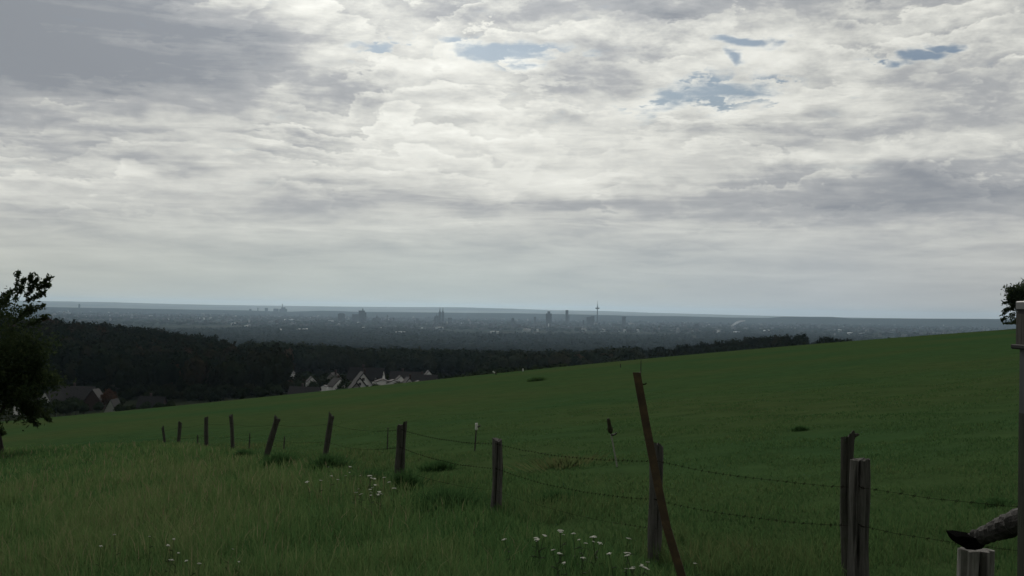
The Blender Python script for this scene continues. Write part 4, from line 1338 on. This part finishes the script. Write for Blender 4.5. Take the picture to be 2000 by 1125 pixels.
X, Y = polar(300000, 6.0, 70, rg2)
k = Y >= np.interp(X, FX, FY) - .3
X, Y = X[k], Y[k]
cl = vnoise(X, Y, 1.1, 15); bigp = vnoise(X, Y * .6, 7.0, 16)
dist = Y - np.interp(X, FX, FY)
rough_ = np.clip(1 - dist / 7.0, 0, 1) * np.clip(.55 + cl * .8, 0, 1)           # ungrazed strip behind the wire
H = (.060 + .015 * cl + .012 * bigp + .22 * rough_) * rg2.uniform(.5, 1.3, len(X)) * np.clip(1.25 - Y / 48, .12, 1.1)
W = np.maximum(.005, Y * .00066) * rg2.uniform(.7, 1.5, len(X))
T = .40 + .13 * cl + .12 * bigp + .14 * rough_ + rg2.normal(0, .10, len(X))
blades('pasture_grass', 'short grazed grass of the sloping pasture', X, Y, H, W, T, rg2, .6)


# dark tussocks and weeds
def tussock(label, px, py, Y, w, h, tint, n=900, group='dark grass tussocks', dry=False):
    p = at(px, py, Y); g = gz(p.x, Y)
    r = np.random.default_rng(int(px))
    rad = w * .8 * np.abs(r.normal(0, .45, n)); a = r.uniform(0, 6.28, n)
    X, Y_ = rad * np.cos(a), rad * np.sin(a) * .8
    H = h * r.uniform(.5, 1.15, n) * np.clip(1 - .5 * (rad / w) ** 2, .3, 1)
    W = max(.008, Y * .0008)
    b = r.normal(0, .5, n) * H; ba = r.uniform(0, 6.28, n)
    V = np.zeros((n, 5, 3))
    for k, (t, ws) in enumerate(((0, -1), (0, 1), (.6, -.8), (.6, .8), (1, 0))):
        V[:, k, 0] = X * (1 + .4 * t) + np.cos(ba) * b * t * t + ws * W / 2; V[:, k, 1] = Y_ * (1 + .4 * t) + np.sin(ba) * b * t * t; V[:, k, 2] = H * t
    V[:, :, 2] += np.array([[gz(p.x + x, Y + y) - g for x, y in zip(X, Y_)]]).T - .02
    tri = np.array([(0, 1, 3), (0, 3, 2), (2, 3, 4)])
    o = np_mesh('grass_tussock', V.reshape(-1, 3), (tri[None] + (np.arange(n) * 5)[:, None, None]).reshape(-1, 3), GRASS, attrs={'tint': np.clip(np.repeat(r.normal(tint, .07, n), 5), 0, 1)}, loc=(p.x, Y, g))
    return tag(o, label, 'tussock', group)


def tY(px, py):
    best = min(np.arange(6, 125, .25), key=lambda Y: abs(at(px, py, Y).z - gz(at(px, py, Y).x, Y)))
    return float(best)


for lb, px, py, w, h, tint, *nn in (
        ('dark tussock at the foot of the strongly leaning post', 545, 908, .55, .40, .05), ('dark weedy tussock right of the leaning slim post foot', 640, 915, .6, .42, .04),
        ('small dark tussock below the crooked post', 475, 893, .35, .3, .05), ('wide dark tussock left of the split middle post', 868, 995, .75, .40, .03),
        ('dark tussock at the foot of the thick fence post', 790, 962, .35, .45, .04), ('dark tussock in the middle of first yarrow patch', 718, 945, .4, .35, .05),
        ('dark tussock in the pasture right of the split middle post', 1085, 975, .5, .2, .05), ('small dark tussock behind the split middle post', 855, 915, .4, .22, .05),
        ('dark flat tussock high up the field near the crest', 1047, 741, .7, .34, .2), 
        ('dark tussock on the open slope right of the iron stake', 1562, 838, .2, .13, .1), 
        ('dark tussock at the far right of the slope near the gate post', 1945, 985, .28, .10, .08),
         
         ('pale dry grass clump left of the iron stake', 1105, 905, 1.3, .20, .72, 420)):
    tussock(lb, px, py, tY(px, py + 3), w, h * (1 if nn else .85), tint if nn else tint + .20, *(nn or [600]))


# ---------------------------------------------------------------- yarrow
YW = simple('yarrow_white', (0.52, 0.53, 0.46), var=.2, scale=60)
YG = simple('yarrow_green', (0.035, 0.055, 0.022), var=.25, scale=30)


def make_yarrow():
    rr = random.Random(9)
    r = empty('yarrow')
    MB().tube([(0, 0, -.1), (.012, .0, .2), (.004, .006, .45)], [.004, .0035, .003], 5).build('stem', YG, r)
    m = MB()
    for i in range(26):
        a = rr.uniform(0, 6.28); q = .026 * math.sqrt(rr.uniform(0.02, 1))
        c = (q * math.cos(a) + .004, q * math.sin(a) + .006, .452 - q * q * 7 + rr.uniform(-.002, .002))
        m.loft([[(c[0] + s * math.cos(j * 1.047), c[1] + s * math.sin(j * 1.047), c[2] + z) for j in range(6)] for s, z in ((.003, -.003), (.0085, 0), (.005, .0025))])
        m.tube([(.004, .006, .438), c], .0009, 4)
    m.build('flower_head', YW, r)
    for i in range(3):
        a = rr.uniform(0, 6.28); z = .06 + i * .10
        d = Vector((math.cos(a), math.sin(a), .5))
        p = Vector((.008, 0, z))
        MB().tube([p, p + d * .05, p + d * .09 + Vector((0, 0, -.02))], [.004, .008, .001], 4).build('leaf', YG, r)
    return r


patch = {
    'white yarrow in the patch left of the thick fence post': [(607, 935), (621, 938), (644, 929), (654, 936), (683, 911), (690, 921), (678, 929), (712, 928), (713, 931), (723, 926), (726, 927), (723, 931), (750, 932), (768, 940), (766, 953), (731, 945), (738, 951), (740, 955), (727, 955), (720, 961), (728, 961), (738, 964), (694, 962), (706, 964), (711, 965), (700, 964), (706, 954), (641, 912), (726, 966)],
    'white yarrow in the patch just left of the rusty iron stake': [(1097, 1026), (1047, 1041), (1047, 1049), (1066, 1048), (1060, 1049), (1095, 1044), (1124, 1042), (1171, 1045), (1139, 1052), (1145, 1055), (1153, 1051), (1136, 1060), (1216, 1051), (1002, 1050), (1096, 1073), (1103, 1077), (1087, 1081), (1117, 1092), (1135, 1089), (1200, 1078), (1220, 1080), (1251, 1082), (1244, 1099), (1232, 1104), (1242, 1105), (1238, 1108), (1219, 1111), (1246, 1110), (1264, 1098)],
    'white yarrow scattered in the long grass at lower left': [(192, 1060), (229, 1044), (292, 1048), (337, 1047), (317, 1060), (339, 1078), (317, 1092), (310, 1091), (441, 1071), (384, 1091), (386, 1101), (470, 1092)],
    'single white yarrow right of the rusty iron stake': [(1359, 1101)],
}
proto = make_yarrow()
rr_ = random.Random(2)
first = True
for lb, lst in patch.items():
    for px, py in lst:
        o = proto if first else copy_tree(proto)
        first = False
        s = rr_.uniform(.45, .95)
        hh = .50 if 'lower left' in lb else .38
        Y = float(min(np.arange(7, 40, .1), key=lambda Y: abs(at(px, py, Y).z - gz(at(px, py, Y).x, Y) - hh)))
        p = at(px, py, Y)
        o.location = (p.x, Y, p.z - .452 * s); o.scale = (s * (.8 if 'scattered' in lb else 1.15), s * (.8 if 'scattered' in lb else 1.15), s)
        o.rotation_euler = (rr_.uniform(-.3, .3), rr_.uniform(-.3, .3), rr_.uniform(0, 6.28))
        tag(o, lb, 'flower', 'white yarrow flowers')


# ---------------------------------------------------------------- trees standing free
APPLE = leaf_mat('apple_leaf', [(0.0, (0.015, 0.026, 0.013)), (0.5, (0.032, 0.047, 0.021)), (1.0, (0.058, 0.074, 0.033))], transl=.35)


def free_tree(name, label, px, Y, H, spread, leaf, nleaf, seed, trunk_h=.28, mat=APPLE, droop=.25, trunk_r=.12, levels=4, kids=(5, 4, 4, 3), twig_px=(), hug=1.0, fill=()):
    rr = random.Random(seed); r = np.random.default_rng(seed)
    x = at(px, 700, Y).x; g = gz(x, Y)
    root = empty(name, (x, Y, g))
    wood_ = MB(); tips = []

    def grow(p, d, L, rad, lev):
        pts, rads = [p], [rad]
        n = 4
        for i in range(n):
            d = (d + Vector((rr.uniform(-.22, .22), rr.uniform(-.22, .22), rr.uniform(-.12, .16) - droop * .25 * (lev > 1)))).normalized()
            p = p + d * L / n
            pts.append(p); rads.append(rad * (1 - .55 * (i + 1) / n))
            if lev >= 2: tips.append((p, d, lev))
        wood_.tube(pts, rads, 7 if lev < 2 else 5)
        if lev < levels:
            for k in range(kids[lev]):
                t = rr.uniform(.35, 1.0) if lev else rr.uniform(.75, 1)
                q = pts[0].lerp(pts[-1], t) if lev else pts[-1].lerp(pts[-2], rr.uniform(0, .8))
                az = rr.uniform(0, 6.28)
                up = rr.uniform(.15, .9) if lev == 0 else rr.uniform(-droop, .75)
                nd = (Vector((math.cos(az), math.sin(az), 0)) * spread + d * .5 + Vector((0, 0, up))).normalized()
                grow(q, nd, L * rr.uniform(.55, .8) * (1.5 if lev == 0 else 1), rads[2] * .62, lev + 1)

    grow(Vector((0, 0, -.2)), Vector((.05, 0, 1)), H * trunk_h + .2, trunk_r, 0)
    for tx, ty, bx, by in twig_px:                                # shoots that stand out against the sky
        a = at(bx, by, Y) - Vector((x, Y, g)); b = at(tx, ty, Y) - Vector((x, Y, g))
        m_ = a.lerp(b, .5) + Vector((rr.uniform(-.05, .05), 0, .03))
        wood_.tube([a, m_, b], [.014, .009, .004], 5)
        for t in (.3, .5, .65, .8, .92, 1.0):
            q = a.lerp(b, t)
            for _ in range(3): tips.append((q, (b - a).normalized(), 9))
    wood_.build('trunk', BARK, root)
    # leaves
    for px0, px1, py0, py1, dz, cnt in fill:                        # boughs filling the crown
        for _ in range(cnt):
            e = at(rr.uniform(px0, px1), rr.uniform(py0, py1), Y + rr.uniform(-dz, dz)) - Vector((x, Y, g))
            tips.append((e, Vector((0, 0, 1)), 5))
    w8 = np.array([.4 if t[2] == 9 else 1.0 for t in tips])
    idx = r.choice(len(tips), nleaf, p=w8 / w8.sum())
    C = np.array([tuple(t[0]) for t in tips])[idx]
    lev = np.array([t[2] for t in tips])[idx]
    sg = np.where(lev == 9, .05, np.where(lev == 5, .16, .17 * hug))
    C = C + r.normal(0, 1, (nleaf, 3)) * sg[:, None] * (H / 5)
    C[:, 2] = np.maximum(C[:, 2], .35)
    a = r.normal(size=(nleaf, 3)); a /= np.linalg.norm(a, axis=1)[:, None]
    b = np.cross(a, r.normal(size=(nleaf, 3))); b /= np.linalg.norm(b, axis=1)[:, None]
    s = leaf * r.uniform(.6, 1.3, nleaf)[:, None]
    V = np.stack([C - a * s, C - b * s * .42, C + a * s, C + b * s * .42], 1)
    Fq = np.arange(nleaf * 4).reshape(-1, 4)
    np_mesh('crown', V.reshape(-1, 3), Fq, mat, parent=root, attrs={'tint': np.repeat(np.clip(r.normal(.45, .22, nleaf), 0, 1), 4)})
    return tag(root, label, 'tree')


free_tree('apple_tree', 'dark leafy apple tree at the left edge with twigs against the sky', 6, 46, 5.2, .95, .085, 36000, 12, trunk_h=.3, trunk_r=.09,
          fill=[(-190, 50, 612, 770, 1.8, 230), (-160, 46, 575, 620, 1.3, 40), (-140, 60, 640, 740, 1.3, 90), (-110, 54, 765, 805, 1.2, 50), (0, 66, 590, 640, .8, 14), (-60, 60, 808, 826, .7, 5)],
          twig_px=[(36, 534, 28, 600), (48, 546, 34, 580), (62, 537, 50, 590), (72, 545, 55, 575), (97, 543, 50, 575), (97, 556, 70, 566), (86, 572, 45, 590), (8, 575, -10, 620), (22, 568, 5, 600), (84, 596, 40, 620), (60, 600, 20, 640), (96, 822, 40, 770), (72, 830, 30, 780), (4, 846, -20, 790), (90, 618, 50, 640)])
free_tree('tree', 'dark tree with drooping sprays behind the gate post at right edge', 2028, 118, 8.2, .9, .16, 22000, 31, trunk_h=.2, trunk_r=.16, fill=[(1975, 2090, 590, 640, 1.5, 60), (1966, 2085, 620, 658, 2.0, 70), (1978, 2080, 600, 630, 2.0, 50), (1985, 2080, 572, 600, 1.2, 25)],
          twig_px=[(1957, 615, 1985, 590), (1960, 592, 1990, 585), (1968, 583, 2000, 590), (1972, 575, 2005, 580), (1985, 567, 2015, 585), (1996, 566, 2020, 585), (1956, 625, 1990, 610), (1962, 640, 1992, 625), (1962, 605, 1995, 600)])
